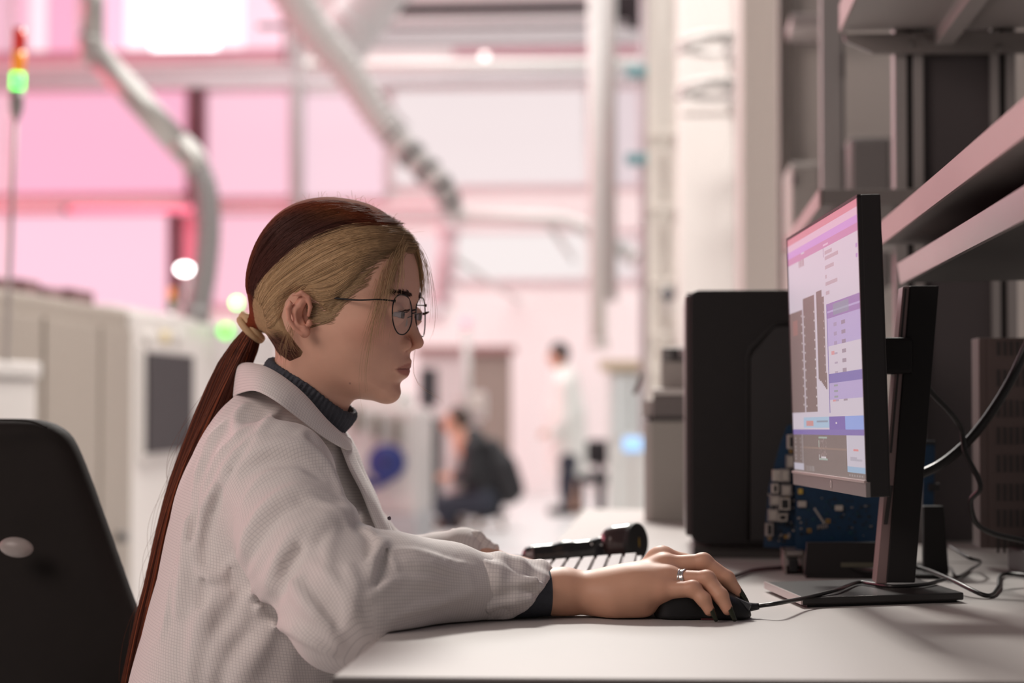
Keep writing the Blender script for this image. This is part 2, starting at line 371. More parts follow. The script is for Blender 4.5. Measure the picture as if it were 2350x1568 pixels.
# ribbed flexible hose
hp = spline([P(640, -60, 13), P(720, 70, 13), P(800, 165, 13), P(880, 285, 13), P(960, 372, 13), P(1012, 425, 13), P(1040, 480, 13.2)], 120)
o = thing('flexible_hose', hp[-1], 'ribbed white extraction hose slanting down across the hall', 'hose')
rr = 0.105 + 0.012 * np.sin(np.arange(120) * 1.9); rr *= np.interp(np.arange(120), [0, 60, 119], [1.25, 0.9, 0.62]); V, F = tube_geo(hp, rr, 18); meshobj('hose', V, F, mat('hose_white', (0.50, 0.475, 0.46), 0.5), o, True)
for t in (62, 73, 84, 96, 106):
    V, F = tube_geo(hp[t:t + 5], rr[t] * 1.1, 18); meshobj('clamp', V, F, mat('clamp_dark', (0.13, 0.125, 0.12), 0.5), o, True)
o = thing('round_duct', P(900, 0, 14), 'wide pale duct that crosses behind the ribbed hose at the top', 'duct')
tube('duct', [P(930, -90, 14.5), P(850, 10, 14.5), P(780, 110, 14.5)], 0.2, mat('duct_pale', (0.62, 0.60, 0.60), 0.5), o, 18, 12)
for q in ((905, -58), (818, 52)): tube('seam_ring', [P(q[0], q[1], 14.5), P(q[0] - 8, q[1] + 10, 14.5)], 0.212, MATS['duct_pale'], o, 18)
o = thing('lamp_bracket', P(680, 58, 14), 'dark crossbar at the top of the thin grey post', 'bracket')
rect_box('bar', 590, 52, 735, 64, 13.95, 0.06, mat('bracket_dark', (0.22, 0.20, 0.20), 0.5), o, 0.005); rect_box('clamp', 668, 46, 696, 72, 13.92, 0.12, MATS['bracket_dark'], o, 0.01)
# aluminium extraction arm
o = thing('extraction_arm', P(440, 722, 9.6), 'shiny aluminium extraction arm bending down onto the left machines', 'duct')
y = 9.6
tube('upper_pipe', [P(213, -80, y), P(213, 98, y)], 0.055, steelM, o, 20)
tube('slanted_pipe', [P(208, 110, y), P(428, 352, y)], 0.066, steelM, o, 20)
tube('elbow_joint', [P(212, 84, y), P(208, 112, y), P(226, 134, y)], 0.067, steelM, o, 20, 8)
tube('elbow_joint', [P(408, 330, y), P(440, 362, y), P(452, 392, y)], 0.067, steelM, o, 20, 8)
fl = spline([P(446, 372, y), P(470, 430, y), P(478, 520, y), P(470, 620, y), P(452, 722, y)], 70)
V, F = tube_geo(fl, 0.060 + 0.003 * np.sin(np.arange(70) * 1.7), 20); meshobj('flexible_tube', V, F, mat('tube_grey', (0.25, 0.24, 0.24), 0.45, metal=0.2), o, True)
tube('collar', [P(452, 700, y), P(448, 740, y)], 0.070, MATS['tube_grey'], o, 20)

# ------------------------------------------------------------------ machines along the left of the aisle
beige = mat('machine_beige', (0.29, 0.25, 0.215), 0.5, var=0.05, scale=3); whiteM = mat('machine_white', (0.62, 0.585, 0.565), 0.45, var=0.04, scale=3)
darkgl = mat('machine_window', (0.05, 0.042, 0.046), 0.7, var=0.1, spec=.2)
MX = -2.2
def yat(u): d = ray(u, 925); return MX * d.y / d.x
y0, y1, y2 = yat(-60), yat(300), yat(640)
ztop = PX(305, 712, MX).z
o = thing('assembly_machine', (MX - .6, (y0 + y1) / 2, 0), 'beige assembly machine cabinet nearest on the left of the aisle', 'machine')
box('body', (MX - 1.4, y0, 0.08), (MX, y1 - .03, ztop), beige, o, 0.02)
for a, b in ((0.04, 0.34), (0.36, 0.72), (0.74, 0.97)):
    dp_ = box('door_panel', (MX, y0 + (y1 - y0) * a, 0.2), (MX + 0.02, y0 + (y1 - y0) * b, ztop - 0.08), beige, o, 0.006)
p = PX(258, 1232, MX); tube('door_knob', [(MX + .02, p.y, p.z), (MX + .06, p.y, p.z)], 0.02, mat('knob_dark', (0.12, 0.11, 0.11), 0.4), dp_, 12)
for k, (a, b) in enumerate(((80, 120), (126, 170), (178, 222), (236, 288))):
    q, r = PX(a, 700, MX), PX(b - 4, 700, MX); box('feeder_reel', (MX - .35, q.y, ztop), (MX - .12, r.y, ztop + .055 + .012 * (k % 2)), mat('reel_maroon', (0.17, 0.085, 0.09), 0.5), o, 0.01)
q = PX(5, 650, MX - .5); box('hood', (MX - 1.0, y0, ztop), (MX - .42, PX(60, 650, MX - .42).y, ztop + .06), beige, o, 0.02)
o = thing('inspection_machine', (MX - .6, (y1 + y2) / 2, 0), 'white inspection machine with a dark window, beyond the beige cabinet', 'machine')
box('body', (MX - 1.4, y1 + .02, 0.08), (MX, y2, ztop), whiteM, o, 0.02)
a, b = PX(322, 1042, MX), PX(428, 818, MX); wf_ = box('window_frame', (MX, a.y - .05, a.z - .03), (MX + .02, b.y + .05, b.z + .03), whiteM, o, 0.006); box('dark_window', (MX + .015, a.y, a.z), (MX + .035, b.y, b.z), darkgl, wf_, 0.004)
box('lid', (MX - 1.3, y1 + .1, ztop), (MX - .1, y2 - .1, ztop + .03), whiteM, o, 0.012)
for k, u in enumerate((332, 372, 402)):
    q = PX(u, 775, MX); tube('button', [(MX, q.y, q.z), (MX + .03, q.y, q.z)], 0.03, mat('button_yellow', (0.65, 0.55, 0.35), 0.5) if k == 1 else whiteM, o, 12)
# small white cabinet in front of them
o = thing('side_cabinet', P(30, 1500, 5.4), 'low white cabinet at the left edge, behind the chair', 'cabinet')
a = P(86, 832, 5.95); box('body', (a.x - .75, 5.4, 0.05), (a.x, 5.95, a.z - .05), whiteM, o, 0.015); box('lid', (a.x - .77, 5.38, a.z - .05), (a.x + .01, 5.97, a.z), whiteM, o, 0.012)
box('drawer_front', (a.x - .72, 5.385, .45), (a.x - .03, 5.40, a.z - .12), whiteM, o, 0.004)
# signal towers and indicator lamps
def lampm(n, c, s): return mat(n, c, 0.3, emit=s, ecol=c)
o = thing('signal_tower', P(22, 830, 5.65), 'red, amber and lit green signal tower on a thin pole', 'signal lamp')
yy = 5.65; r = 0.0195
def seg(name, v0, v1, m, rr=r, u0=42, u1=42): return tube(name, [P(u1, v1, yy), P(u0, v0, yy)], rr, m, o, 20)
seg('red_lens', 68, 118, mat('lens_red', (0.50, 0.03, 0.02), 0.3, emit=0.35, ecol=(0.75, .03, .02)), u0=46, u1=44); seg('amber_lens', 118, 168, mat('lens_amber', (0.72, 0.22, 0.02), 0.3, emit=0.5, ecol=(.9, .28, .02)), u0=44, u1=42)
seg('green_lens', 168, 207, lampm('lens_green', (0.10, 1.0, 0.12), 3.0), u0=41, u1=40); seg('housing', 207, 250, mat('tower_grey', (0.33, 0.30, 0.29), 0.5), u0=39, u1=38)
tube('taper', [P(38, 250, yy), P(36, 278, yy)], [0.0195, 0.007], MATS['tower_grey'], o, 16, 6); seg('top_cap', 64, 69, MATS['tower_grey'], 0.0165, 46, 46)
tube('pole', [P(36, 276, yy), P(14, 832, yy)], 0.0065, mat('pole_steel', (0.36, 0.32, 0.31), 0.5), o, 12)
def ind(u, v, y, w, h, m, lab, name='indicator_lamp', zf=None):
    c = P(u, v, y); o = thing(name, c, lab, 'lamp')
    lathe('lens', [(0.001, -.5), (.35, -.42), (.5, -.1), (.5, .1), (.35, .42), (.001, .5)], m, o, 20, M=Matrix.Translation(c) @ Matrix.Rotation(math.pi / 2, 4, 'X') @ Matrix.Diagonal((w, h, min(w, h) * .8, 1)))
    tube('socket', [c + Vector((0, .3 * w, 0)), c + Vector((0, w + .05, 0))], h * .45, greyM, o, 12)
    if zf is not None: tube('stem', [(c.x, c.y + w * .9, c.z), (c.x, c.y + w * .9, zf)], .012, greyM, o, 10)
    return o
ind(543, 695, 12, .050, .050, lampm('ind_green', (0.22, 1.0, 0.25), 8), 'brighter green indicator lamp just left of the woman\'s hair', zf=0)
ind(518, 760, PX(518, 760, MX + .08).y, .07, .07, lampm('ind_green_soft', (0.20, 1.0, 0.12), 1.3), 'dimmer green indicator lamp below the bright one, by the hair tie'); q = PX(518, 760, MX + .08); box('arm', (MX, q.y + .03, q.z - .012), (q.x, q.y + .06, q.z + .012), greyM, bpy.data.objects['indicator_lamp.001'])
ind(424, 618, 10, .085, .055, lampm('ind_white', (1.0, 0.98, 0.97), 9), 'white oval work lamp beside the extraction arm', 'work_lamp', ztop)
ind(387, 728, 10, .075, .04, lampm('ind_white2', (0.95, 0.97, 1.0), 3.5), 'lower white oval lamp on top of the inspection machine', 'work_lamp', ztop)
ind(1069, 740, 16, .09, .09, lampm('ind_red', (1.0, 0.25, 0.30), 1.6), 'pale red signal lamp in front of the far wall')
ind(1112, 130, 18, .07, .07, lampm('ind_warm', (1.0, 0.88, 0.84), 1.3), 'small pale lamp on the white horizontal pipe')  # reflection on the pipe, put in as a small emitter
o = thing('signal_tower', P(395, 700, 10), 'small distant signal tower with a dull amber lens', 'signal lamp')
yy = 10.0; seg('amber_lens', 662, 686, MATS['lens_amber'], .018, 393, 393); seg('green_lens', 686, 712, mat('lens_green_off', (.05, .2, .05), .4), .018, 393, 393); seg('post', 712, 740, MATS['tower_grey'], .01, 393, 393)
o = thing('signal_post', P(1072, 790, 16), 'pale post carrying the red signal lamp', 'post'); tube('shaft', [P(1070, 755, 16), (P(1070, 905, 16).x, 16, 0)], .035, pipeM, o, 12); tube('foot_plate', [(P(1070, 905, 16).x, 16, 0), (P(1070, 905, 16).x, 16, .02)], .08, pipeM, o, 12)

# ------------------------------------------------------------------ far part of the hall, right of the woman's neck
taupe = mat('door_taupe', (0.25, 0.205, 0.175), 0.5, var=0.05)
d1 = thing('door_1', P(1080, 1160, 20), None, None); tag(d1, kind='structure')
rect_box('leaf', 960, 800, 1076, 1140, 20.0, .06, mat('door_leaf_pale', (.52, .47, .46), .5), d1); rect_box('leaf', 1080, 812, 1172, 1140, 20.0, .06, taupe, d1); rect_box('door_frame', 950, 794, 1182, 812, 19.95, .12, mat('door_lintel', (.27, .15, .14), .5), d1)
o = thing('tall_cabinet', P(975, 1180, 16), 'dark grey tall equipment cabinet behind the man in black', 'cabinet')
dk = mat('cabinet_charcoal', (0.030, 0.032, 0.035), 0.5, var=0.1)
rect_box('body', 948, 960, 1002, 1168, 15.8, .5, dk, o, .02); rect_box('door_panel', 953, 972, 997, 1150, 15.77, .03, dk, o, .01)
o = thing('wall_monitor', P(983, 890, 15.8), 'dark upright display standing on the tall dark cabinet', 'monitor'); rect_box('screen', 962, 846, 1003, 930, 15.8, .06, mat('display_slate', (.045, .05, .055), .6), o, .01); rect_box('foot', 975, 930, 990, 962, 15.82, .05, dk, o)
o = thing('control_box', P(1080, 960, 15.6), 'small white control box left of the taupe door', 'box'); rect_box('body', 1046, 900, 1112, 962, 16.5, .2, whiteM, o, .02); rect_box('pedestal', 1062, 962, 1098, 1186, 16.6, .12, whiteM, o, .01); rect_box('panel', 1054, 908, 1104, 940, 16.48, .03, mat('panel_cream', (.72, .68, .6), .5), o, .008)
ya, yb = 13.0, 15.0
o = thing('component_placer', P(870, 1200, 13.6), 'long white machine with small dark feeders, right of the woman\'s collar', 'machine')
a, b = P(640, 1190, 13.6), P(955, 900, 13.6); box('body', (a.x, 13.6, a.z + .02), (b.x, 14.6, b.z - .12), whiteM, o, .03); box('hood', (a.x, 13.8, b.z - .14), (b.x - .12, 14.5, b.z + .02), mat('hood_white', (.78, .76, .73), .4), o, .05)
for u, v0, v1 in ((818, 935, 990), (862, 955, 1005), (908, 960, 1015)):
    rect_box('feeder', u - 9, v0, u + 9, v1, 13.5, .09, mat('feeder_olive', (.20, .18, .15), .5), o, .01)
box('base', (a.x, 13.5, 0.0), (b.x + .02, 14.5, a.z + .03), mat('machine_base_grey', (.40, .40, .41), .5), o, .02)
o = thing('blue_reel', P(880, 1080, 12.9), 'blue plastic reel on the front of the long white machine', 'reel')
blue = mat('plastic_blue', (0.018, 0.03, 0.17), 0.6, var=0.15)
c = P(888, 1062, 13.48); R90 = Matrix.Rotation(math.pi / 2, 4, 'X')
lathe('flange', [(.02, -.05), (.115, -.05), (.125, -.04), (.125, -.03), (.05, -.02), (.05, .02), (.125, .03), (.125, .05), (.02, .05)], blue, o, 28, M=Matrix.Translation(c) @ R90)
lathe('hub', [(.001, -.07), (.03, -.07), (.03, .07), (.001, .07)], mat('hub_navy', (.012, .016, .07), .5), o, 16, M=Matrix.Translation(c) @ R90)
tube('tape_end', [P(900, 1092, 13.5), P(868, 1112, 13.5), P(846, 1114, 13.5), P(836, 1094, 13.5)], .03, blue, o, 10, 14)
# right-hand part: racks, white column, partition
colM = mat('column_white', (0.78, 0.745, 0.725), 0.5, var=0.03, scale=2)
o = thing('tall_white_cabinet', P(1620, 1150, 8.6), 'tall white cabinet left of the grey pillar', 'cabinet'); a, b = P(1556, 1250, 8.6), P(1694, -120, 8.6)
box('body', (a.x, 8.6, 0), (b.x, 9.2, b.z), colM, o, .01); box('door_panel', (a.x + .02, 8.58, .1), (b.x - .02, 8.6, P(1600, 270, 8.6).z), colM, o, .004); box('upper_panel', (a.x + .02, 8.58, P(1600, 260, 8.6).z), (b.x - .02, 8.6, b.z - .05), colM, o, .004)
for v, lab in ((112, 'upper coiled white hose in front of the tall white cabinet'), (216, 'lower coiled white hose in front of the tall white cabinet')):
    o = thing('coiled_hose', P(1620, v, 8.2), lab, 'hose')
    t = np.linspace(0, 2 * math.pi, 40); c = P(1628, v, 8.2)
    V, F = tube_geo([(c.x + .11 * math.cos(q), c.y + .11 * math.sin(q), c.z + .006 * q - .01 * math.sin(q)) for q in t], .016, 10); meshobj('coil', V, F, mat('hose_grey', (.58, .56, .55), .45), o, True)
    tube('arm', [P(1556, v + 6, 8.3), P(1590, v - 8, 8.2), P(1640, v - 22, 8.2), P(1694, v - 10, 8.4)], .018, MATS['hose_grey'], o, 10, 16)
    rect_box('bracket', 1672, v - 16, 1690, v + 8, 8.3, .32, MATS['hose_grey'], o, .004)
o = thing('equipment_rack', P(1520, 1150, 9.6), 'tall cream equipment rack left of the white cabinet', 'rack'); cream = mat('rack_cream', (.73, .70, .64), .5)
for u in (1494, 1548): rect_box('upright', u - 7, -80, u + 7, 1180, 9.6, .06, cream, o)
for v in (300, 470, 640, 760, 840, 990, 1120): rect_box('shelf', 1490, v, 1552, v + 12, 9.55, .4, cream, o, .004)
rect_box('back_panel', 1490, -80, 1552, 1100, 10.0, .02, mat('rack_back', (.80, .78, .72), .5), o)
o = thing('test_cabinet', P(1440, 1180, 11.5), 'glass-fronted white test cabinet in the right background', 'cabinet'); gl = mat('glass_pale', (.70, .76, .76), .2, var=.04)
rect_box('body', 1395, 850, 1505, 1314, 11.5, .7, mat('cabinet_pale', (.74, .75, .73), .5), o, .02); rect_box('glass_door', 1404, 862, 1446, 1000, 11.47, .03, gl, o, .006); rect_box('glass_door', 1450, 862, 1496, 1000, 11.47, .03, gl, o, .006); rect_box('top_tray', 1375, 826, 1500, 850, 11.45, .5, mat('tray_ochre', (.62, .52, .38), .5), o, .01)
o = thing('small_display', P(1455, 1018, 10.6), 'small light blue display on the test cabinet', 'monitor'); rect_box('screen', 1430, 1004, 1474, 1036, 10.6, .03, lampm('display_blue', srgb(150, 195, 240), .9), o, .006); rect_box('stand', 1446, 1036, 1458, 1347, 10.62, .03, whiteM, o); rect_box('bezel', 1426, 1000, 1478, 1040, 10.62, .03, whiteM, o, .006)
o = thing('desk_bin', P(1535, 690, 8.0), 'small dark round knob in front of the cream rack', 'fitting'); c = P(1532, 676, 8.0); lathe('knob', [(.001, -.03), (.022, -.03), (.03, -.015), (.03, .015), (.02, .03), (.001, .03)], mat('knob_slate', (.14, .14, .15), .5), o, 18, M=Matrix.Translation(c) @ R90); tube('stalk', [c + Vector((0, .02, 0)), c + Vector((0, 1.62, 0))], .01, greyM, o, 8)
o.name = 'rack_knob'
o = thing('hall_pillar', P(1745, 1180, 7.0), 'square grey pillar with a pink-lit side, behind the black computer tower', 'pillar')
a, b = P(1706, 1100, 7.0), P(1786, -140, 7.0); pilM = mat('pillar_grey', (0.42, 0.385, 0.365), 0.6, var=0.04, scale=2); box('shaft', (a.x, 7.0, 0), (b.x, 7.75, b.z), pilM, o, .006); box('plinth', (a.x - .02, 6.98, 0), (b.x + .02, 7.77, .12), pilM, o, .006)
box('corner_guard', (a.x - .006, 6.994, .12), (a.x + .01, 7.3, 1.2), pilM, o)
partM = mat('partition_beige', (0.80, 0.73, 0.68), 0.6, var=0.05, scale=2)
pw = tag(box('wall_right', (P(1800, 900, 5.6).x, 5.6, 0), (3.2, 5.7, 3.6), partM), kind='structure')
tag(box('trim_7', (P(1786, 900, 5.6).x, 5.5, 0), (P(1812, 900, 5.6).x, 5.6, 3.6), mat('partition_edge', (.19, .165, .15), .6)), kind='structure')
o = thing('wall_duct', P(1845, 200, 5.3), 'grey duct box on the partition wall left of the first rack post', 'duct'); rect_box('casing', 1814, 30, 1905, 66, 5.3, .25, mat('duct_mauve', (.45, .39, .38), .5), o, .01); rect_box('flange', 1896, 24, 1910, 74, 5.28, .28, MATS['duct_mauve'], o, .004)
o = thing('wall_cabinet', P(1850, 500, 5.2), 'grey wall cabinet hanging above the far bench', 'cabinet'); rect_box('body', 1814, 372, 1884, 690, 5.2, .3, mat('wallcab_grey', (.42, .385, .36), .55), o, .01); rect_box('door', 1818, 380, 1880, 684, 5.18, .02, MATS['wallcab_grey'], o, .004); rect_box('handle', 1820, 400, 1824, 424, 5.15, .03, dk, o)
o = thing('wall_cabinet', P(1990, 400, 5.0), 'dark grey cabinet on the partition between the first and second rack posts', 'cabinet'); rect_box('body', 1950, 314, 2046, 660, 5.0, .4, mat('wallcab_dark', (.185, .165, .16), .55), o, .01); rect_box('door', 1956, 322, 2040, 650, 4.98, .02, MATS['wallcab_dark'], o, .004)  # block added for the shadow on the beige wall, painted dark
# ================================================================== the two benches
DZ = 0.745
topM = mat('laminate_grey', (0.44, 0.412, 0.395), 0.5, spec=.3, var=0.035, scale=7, bump=0.015, bscale=250)
edgeM = mat('laminate_edge', (0.09, 0.08, 0.078), 0.5)  # shade on the front edge put into a dark base colour
rackM = mat('rack_grey', (0.36, 0.335, 0.325), 0.42, var=0.04, scale=5)
slotM = mat('slot_dark', (0.05, 0.045, 0.045), 0.6)
lipM = mat('shelf_lip', (0.42, 0.30, 0.29), 0.45, var=0.03)  # pink light from the left put partly into this base colour
nl, nr = PZ(766, 1552, DZ), PZ(2420, 1560, DZ); LX = nl.x; FY = 2.98
bench = thing('workbench', (0.1, 2.4, 0), 'light grey workbench the woman sits at', 'workbench')
prism('tabletop', [(nl.x, nl.y), (nr.x + .55, nr.y), (nr.x + .55, FY), (nl.x, FY)], 'z', DZ - 0.026, DZ, topM, bench, 0.0015)
prism('edge_band', [(nl.x - .002, nl.y - .002), (nr.x + .552, nr.y - .002), (nr.x + .552, nr.y + .01), (nl.x + .01, nl.y + .01)], 'z', DZ - 0.028, DZ - .002, edgeM, bench)
for x in (nl.x + .16, nr.x + .45):
    for yv in (nl.y + .08, FY - .08): box('leg', (x, yv - .025, 0), (x + .05, yv + .025, DZ - .026), rackM, bench, .003)
for yv in (nl.y + .08, FY - .08): box('crossbar', (nl.x + .16, yv - .02, DZ - .08), (nr.x + .5, yv + .02, DZ - .026), rackM, bench)
# eye-level shelf of this bench: lip with pink light in its colour, sloping channel underneath
sx = 0.305
def shelf(parent, x0, x1, ya, yb, z, lip=0.03, th=0.026):
    sb_ = box('shelf_board', (x0 + .004, ya, z), (x1, yb, z + th), mat('shelf_board_grey', (.24, .215, .205), .5, var=.04), parent, .001)
    box('shelf_lip', (x0, ya - .002, z - .004), (x0 + .004, yb, z + lip), lipM, sb_)
zt = .98 + .84 * sx
shelf(bench, sx, sx + .34, 1.735, 2.98, zt - .022)
chanM = mat('channel_metal', (0.50, 0.44, 0.43), 0.3, metal=0.55, var=.05)
pts = [(sx + .026, 1.184), (sx + .030, 1.154), (sx + .036, 1.154), (sx + .032, 1.184)]
prism('lamp_channel', pts, 'y', 1.88, 2.95, chanM, bench)
prism('channel_back', [(sx + .030, 1.184), (sx + .2, zt - .026), (sx + .2, zt - .022), (sx + .030, 1.187)], 'y', 1.88, 2.95, slotM, bench)
prism('channel_tray', [(sx + .036, 1.156), (sx + .3, 1.160), (sx + .3, 1.164), (sx + .036, 1.160)], 'y', 1.88, 2.95, mat('tray_grey', (.06, .055, .053), .6), bench)
for yv in (2.06, 2.5): box('tray_clip', (sx + .16, yv, 1.148), (sx + .18, yv + .05, 1.158), slotM, bench, .002)
# rear frame: two slotted posts, dark panel between them, upper shelf with its bracket
FR = 3.42
frame = bench
def post(u0, u1, y, v_top, z_bot, parent, slot=(0.5, 0.72), dep=.05):
    a, b = P(u0, v_top, y), P(u1, v_top, y); w = b.x - a.x
    box('upright', (a.x, y, z_bot), (a.x + w * slot[0], y + dep, a.z), rackM, parent, .001)
    box('upright', (a.x + w * slot[1], y, z_bot), (b.x, y + dep, a.z), rackM, parent, .001)
    box('upright_slot', (a.x + w * slot[0], y + .012, z_bot), (a.x + w * slot[1], y + dep, a.z), slotM, parent)
far = thing('workbench', (0.3, 3.7, 0), 'second workbench with tall rack frame, beyond the woman\'s monitor', 'workbench')
fl, fr_ = PZ(1340, 1168, DZ), None
prism('tabletop', [(fl.x, FY + .015), (1.0, FY + .015), (1.0, fl.y), (fl.x, fl.y)], 'z', DZ - 0.026, DZ, topM, far, 0.0015)
for x in (fl.x + .1, .9):
    for yv in (FY + .1, fl.y - .1): box('leg', (x, yv - .025, 0), (x + .05, yv + .025, DZ - .026), rackM, far, .003)
post(2052, 2118, FR, 40, DZ, far, (.42, .66)); post(2274, 2330, FR, 40, DZ, far, (.32, .62))
a, b = P(2118, 1230, FR), P(2274, 60, FR)
box('back_panel', (a.x, FR + .02, DZ), (b.x, FR + .035, b.z), mat('panel_plum', (0.085, 0.072, 0.075), 0.6, var=.06), far)
post(1884, 1938, 4.05, -120, DZ, far, (.86, .93))
a = P(1934, 440, 4.04); b = P(1939, 340, 4.04); box('slot_cover', (a.x, 4.04, a.z), (b.x, 4.05, b.z), slotM, far); a = P(1932, 178, 4.04); b = P(1938, 122, 4.04); box('slot_cover', (a.x, 4.04, a.z), (b.x, 4.05, b.z), slotM, far)
# upper shelf reaching towards the camera
zs = P(1930, 72, FR).z; xs = P(1926, 72, FR).x; xe = .78
us_ = box('upper_shelf', (xs + .004, 1.9, zs), (xe, FR, zs + .022), mat('shelf_taupe', (.36, .325, .31), .5, var=.04), far, .001)
box('upper_shelf_lip', (xs, 1.9, zs - .002), (xs + .004, FR, zs + .045), lipM, us_)
p0, p1, p2 = P(1936, 78, FR - .02), P(1940, 94, FR - .02), P(2005, 122, FR - .02)
prism('shelf_bracket', [(p0.x, p0.z), (p1.x, p1.z), (p2.x, p2.z), (xe, p2.z - .003), (xe, p0.z)], 'y', FR - .02, FR, mat('bracket_taupe', (.25, .225, .215), .5), far, .0008)
for u, v in ((2092, 102), (2294, 110), (2125, 92)):
    q = P(u, v, FR - .022); tube('bolt', [(q.x, q.y - .004, q.z), (q.x, q.y + .006, q.z)], .0048, mat('bolt_zinc', (.28, .26, .25), .4, metal=.6), far, 10)
xr = P(2148, 100, FR - .03).x; box('shelf_rib', (xr, 1.9, zs - .03), (xr + .03, FR - .02, zs), mat('rib_taupe', (.40, .365, .35), .45), far, .002)
# far bench's own shelf (slanting away at the left of the monitor)
sx2 = .248; zf = .98 + 1.42 * sx2
shelf(far, sx2, .6, 3.36, 4.42, zf - .02, .026)
prism('lamp_channel', [(sx2 + .025, zf - .05), (sx2 + .05, zf - .085), (sx2 + .056, zf - .08), (sx2 + .03, zf - .045)], 'y', 3.4, 4.42, chanM, far)
# pegboard panel at the right end
o = thing('perforated_panel', P(2330, 1300, 2.86), 'brownish perforated sheet metal panel standing at the right edge', 'panel')
pegM = mat('panel_brown', (0.120, 0.086, 0.08), 0.5, var=.08, scale=20)
a, b = P(2270, 1285, 2.86), P(2520, 775, 2.86); box('sheet', (a.x, 2.86, DZ + .03), (b.x, 2.872, b.z), pegM, o, .001)
box('side_fold', (a.x - .012, 2.862, DZ + .03), (a.x, 2.93, b.z), pegM, o, .001)
for v in (800, 868, 938, 1000, 1064, 1130, 1190, 1250):
    for k in range(8):
        q = P(2291 + k * 14.5, v, 2.858); hh = .010 if v in (800,) else .012
        box('perforation', (q.x - .0016, 2.8585, q.z - hh), (q.x + .0016, 2.862, q.z + hh), slotM, o)
box('foot_block', (P(2330, 1340, 2.8).x, 2.70, DZ), (P(2330, 1340, 2.8).x + .2, 2.86, DZ + .035), mat('foot_dark', (.05, .04, .04), .5), o, .003)
# ================================================================== things on the bench
blk = mat('plastic_black', (0.017, 0.0155, 0.016), 0.5, spec=.28, var=.1, scale=40, bump=.03, bscale=900)
blk2 = mat('plastic_black_gloss', (0.014, 0.013, 0.014), 0.16, var=.1, scale=30)
chr_ = mat('stand_aluminium', (0.42, 0.385, 0.38), 0.35, metal=.7, var=.05)
# ---- monitor
mon = thing('computer_monitor', (.27, 2.45, DZ), 'black desktop monitor with a lit screen, facing the woman', 'monitor')
A0, A1 = P(1824, 1112, 2.585), P(1807, 547, 2.585)      # far edge, bottom and top
B0, B1 = P(1992, 1142, 2.10), P(1966, 446, 2.10)         # near edge
A0, A1, B0, B1 = map(Vector, (A0, A1, B0, B1))
ex = (B0 - A0).normalized(); ez = (A1 - A0).normalized(); ez = (ez - ex * ez.dot(ex)).normalized(); en = ez.cross(ex)   # ex: away->near, en: out of the back
if en.x < 0: en = -en
WM_, HM_ = ((B0 - A0).length + (B1 - A1).length) / 2, ((A1 - A0).length + (B1 - B0).length) / 2
def mp(s, t, d): return A0 + ex * (s * WM_) + ez * (t * HM_) + en * d
def mslab(name, s0, t0, s1, t1, d0, d1, m, parent, bev=0.0):
    bm = bmesh.new(); vs8 = [bm.verts.new(mp(s, t, d)) for d in (d0, d1) for (s, t) in ((s0, t0), (s1, t0), (s1, t1), (s0, t1))]
    for f in ((0, 1, 2, 3), (7, 6, 5, 4), (0, 4, 5, 1), (1, 5, 6, 2), (2, 6, 7, 3), (3, 7, 4, 0)): bm.faces.new([vs8[i] for i in f])
    if bev: bmesh.ops.bevel(bm, geom=list(bm.edges), offset=bev, segments=2, profile=.6, affect='EDGES')
    return bm_obj(name, bm, m, parent)
mslab('housing', 0, 0, 1, 1, .002, .024, blk, mon, .002)
bm = bmesh.new()   # bulged back
lo = [(0.02, .03), (.98, .03), (.98, .985), (.02, .985)]; hi = [(.16, .14), (.84, .14), (.84, .86), (.16, .86)]
v0 = [bm.verts.new(mp(s, t, .0235)) for s, t in lo]; v1 = [bm.verts.new(mp(s, t, .040)) for s, t in hi]; bm.faces.new(v1)
for i in range(4): bm.faces.new((v0[i], v0[(i + 1) % 4], v1[(i + 1) % 4], v1[i]))
bm_obj('back_shell', bm, blk, mon)
mslab('chin', 0, 0, 1, .052, -.002, .003, mat('chin_grey', (.165, .15, .148), .38), mon, .0006)
mslab('chin_ridge', 0, .046, 1, .056, -.0035, .001, mat('chin_ridge', (.36, .29, .28), .3), mon, .0005)
mslab('bezel', 0, .99, 1, 1, -.001, .003, blk, mon); mslab('bezel', 0, .05, .008, .995, -.001, .003, blk, mon); mslab('bezel', .992, .05, 1, .995, -.001, .003, blk, mon)
lg = mat('logo_silver', (.62, .58, .57), .3, metal=.3)
bm = bmesh.new()     # small round emblem on the chin, a ring with two strokes
for (s, t0, t1) in ((.574, .008, .036), (.588, .016, .044)):
    pass
N = 16
ri = [[bm.verts.new(mp(.58 + r_ * math.cos(2 * math.pi * k / N), .026 + r_ * 1.55 * math.sin(2 * math.pi * k / N), -.0028)) for k in range(N)] for r_ in (.0062, .0098)]
for k in range(N):
    if k not in (3, 11): bm.faces.new((ri[0][k], ri[0][(k + 1) % N], ri[1][(k + 1) % N], ri[1][k]))
bm_obj('logo', bm, lg, mon)
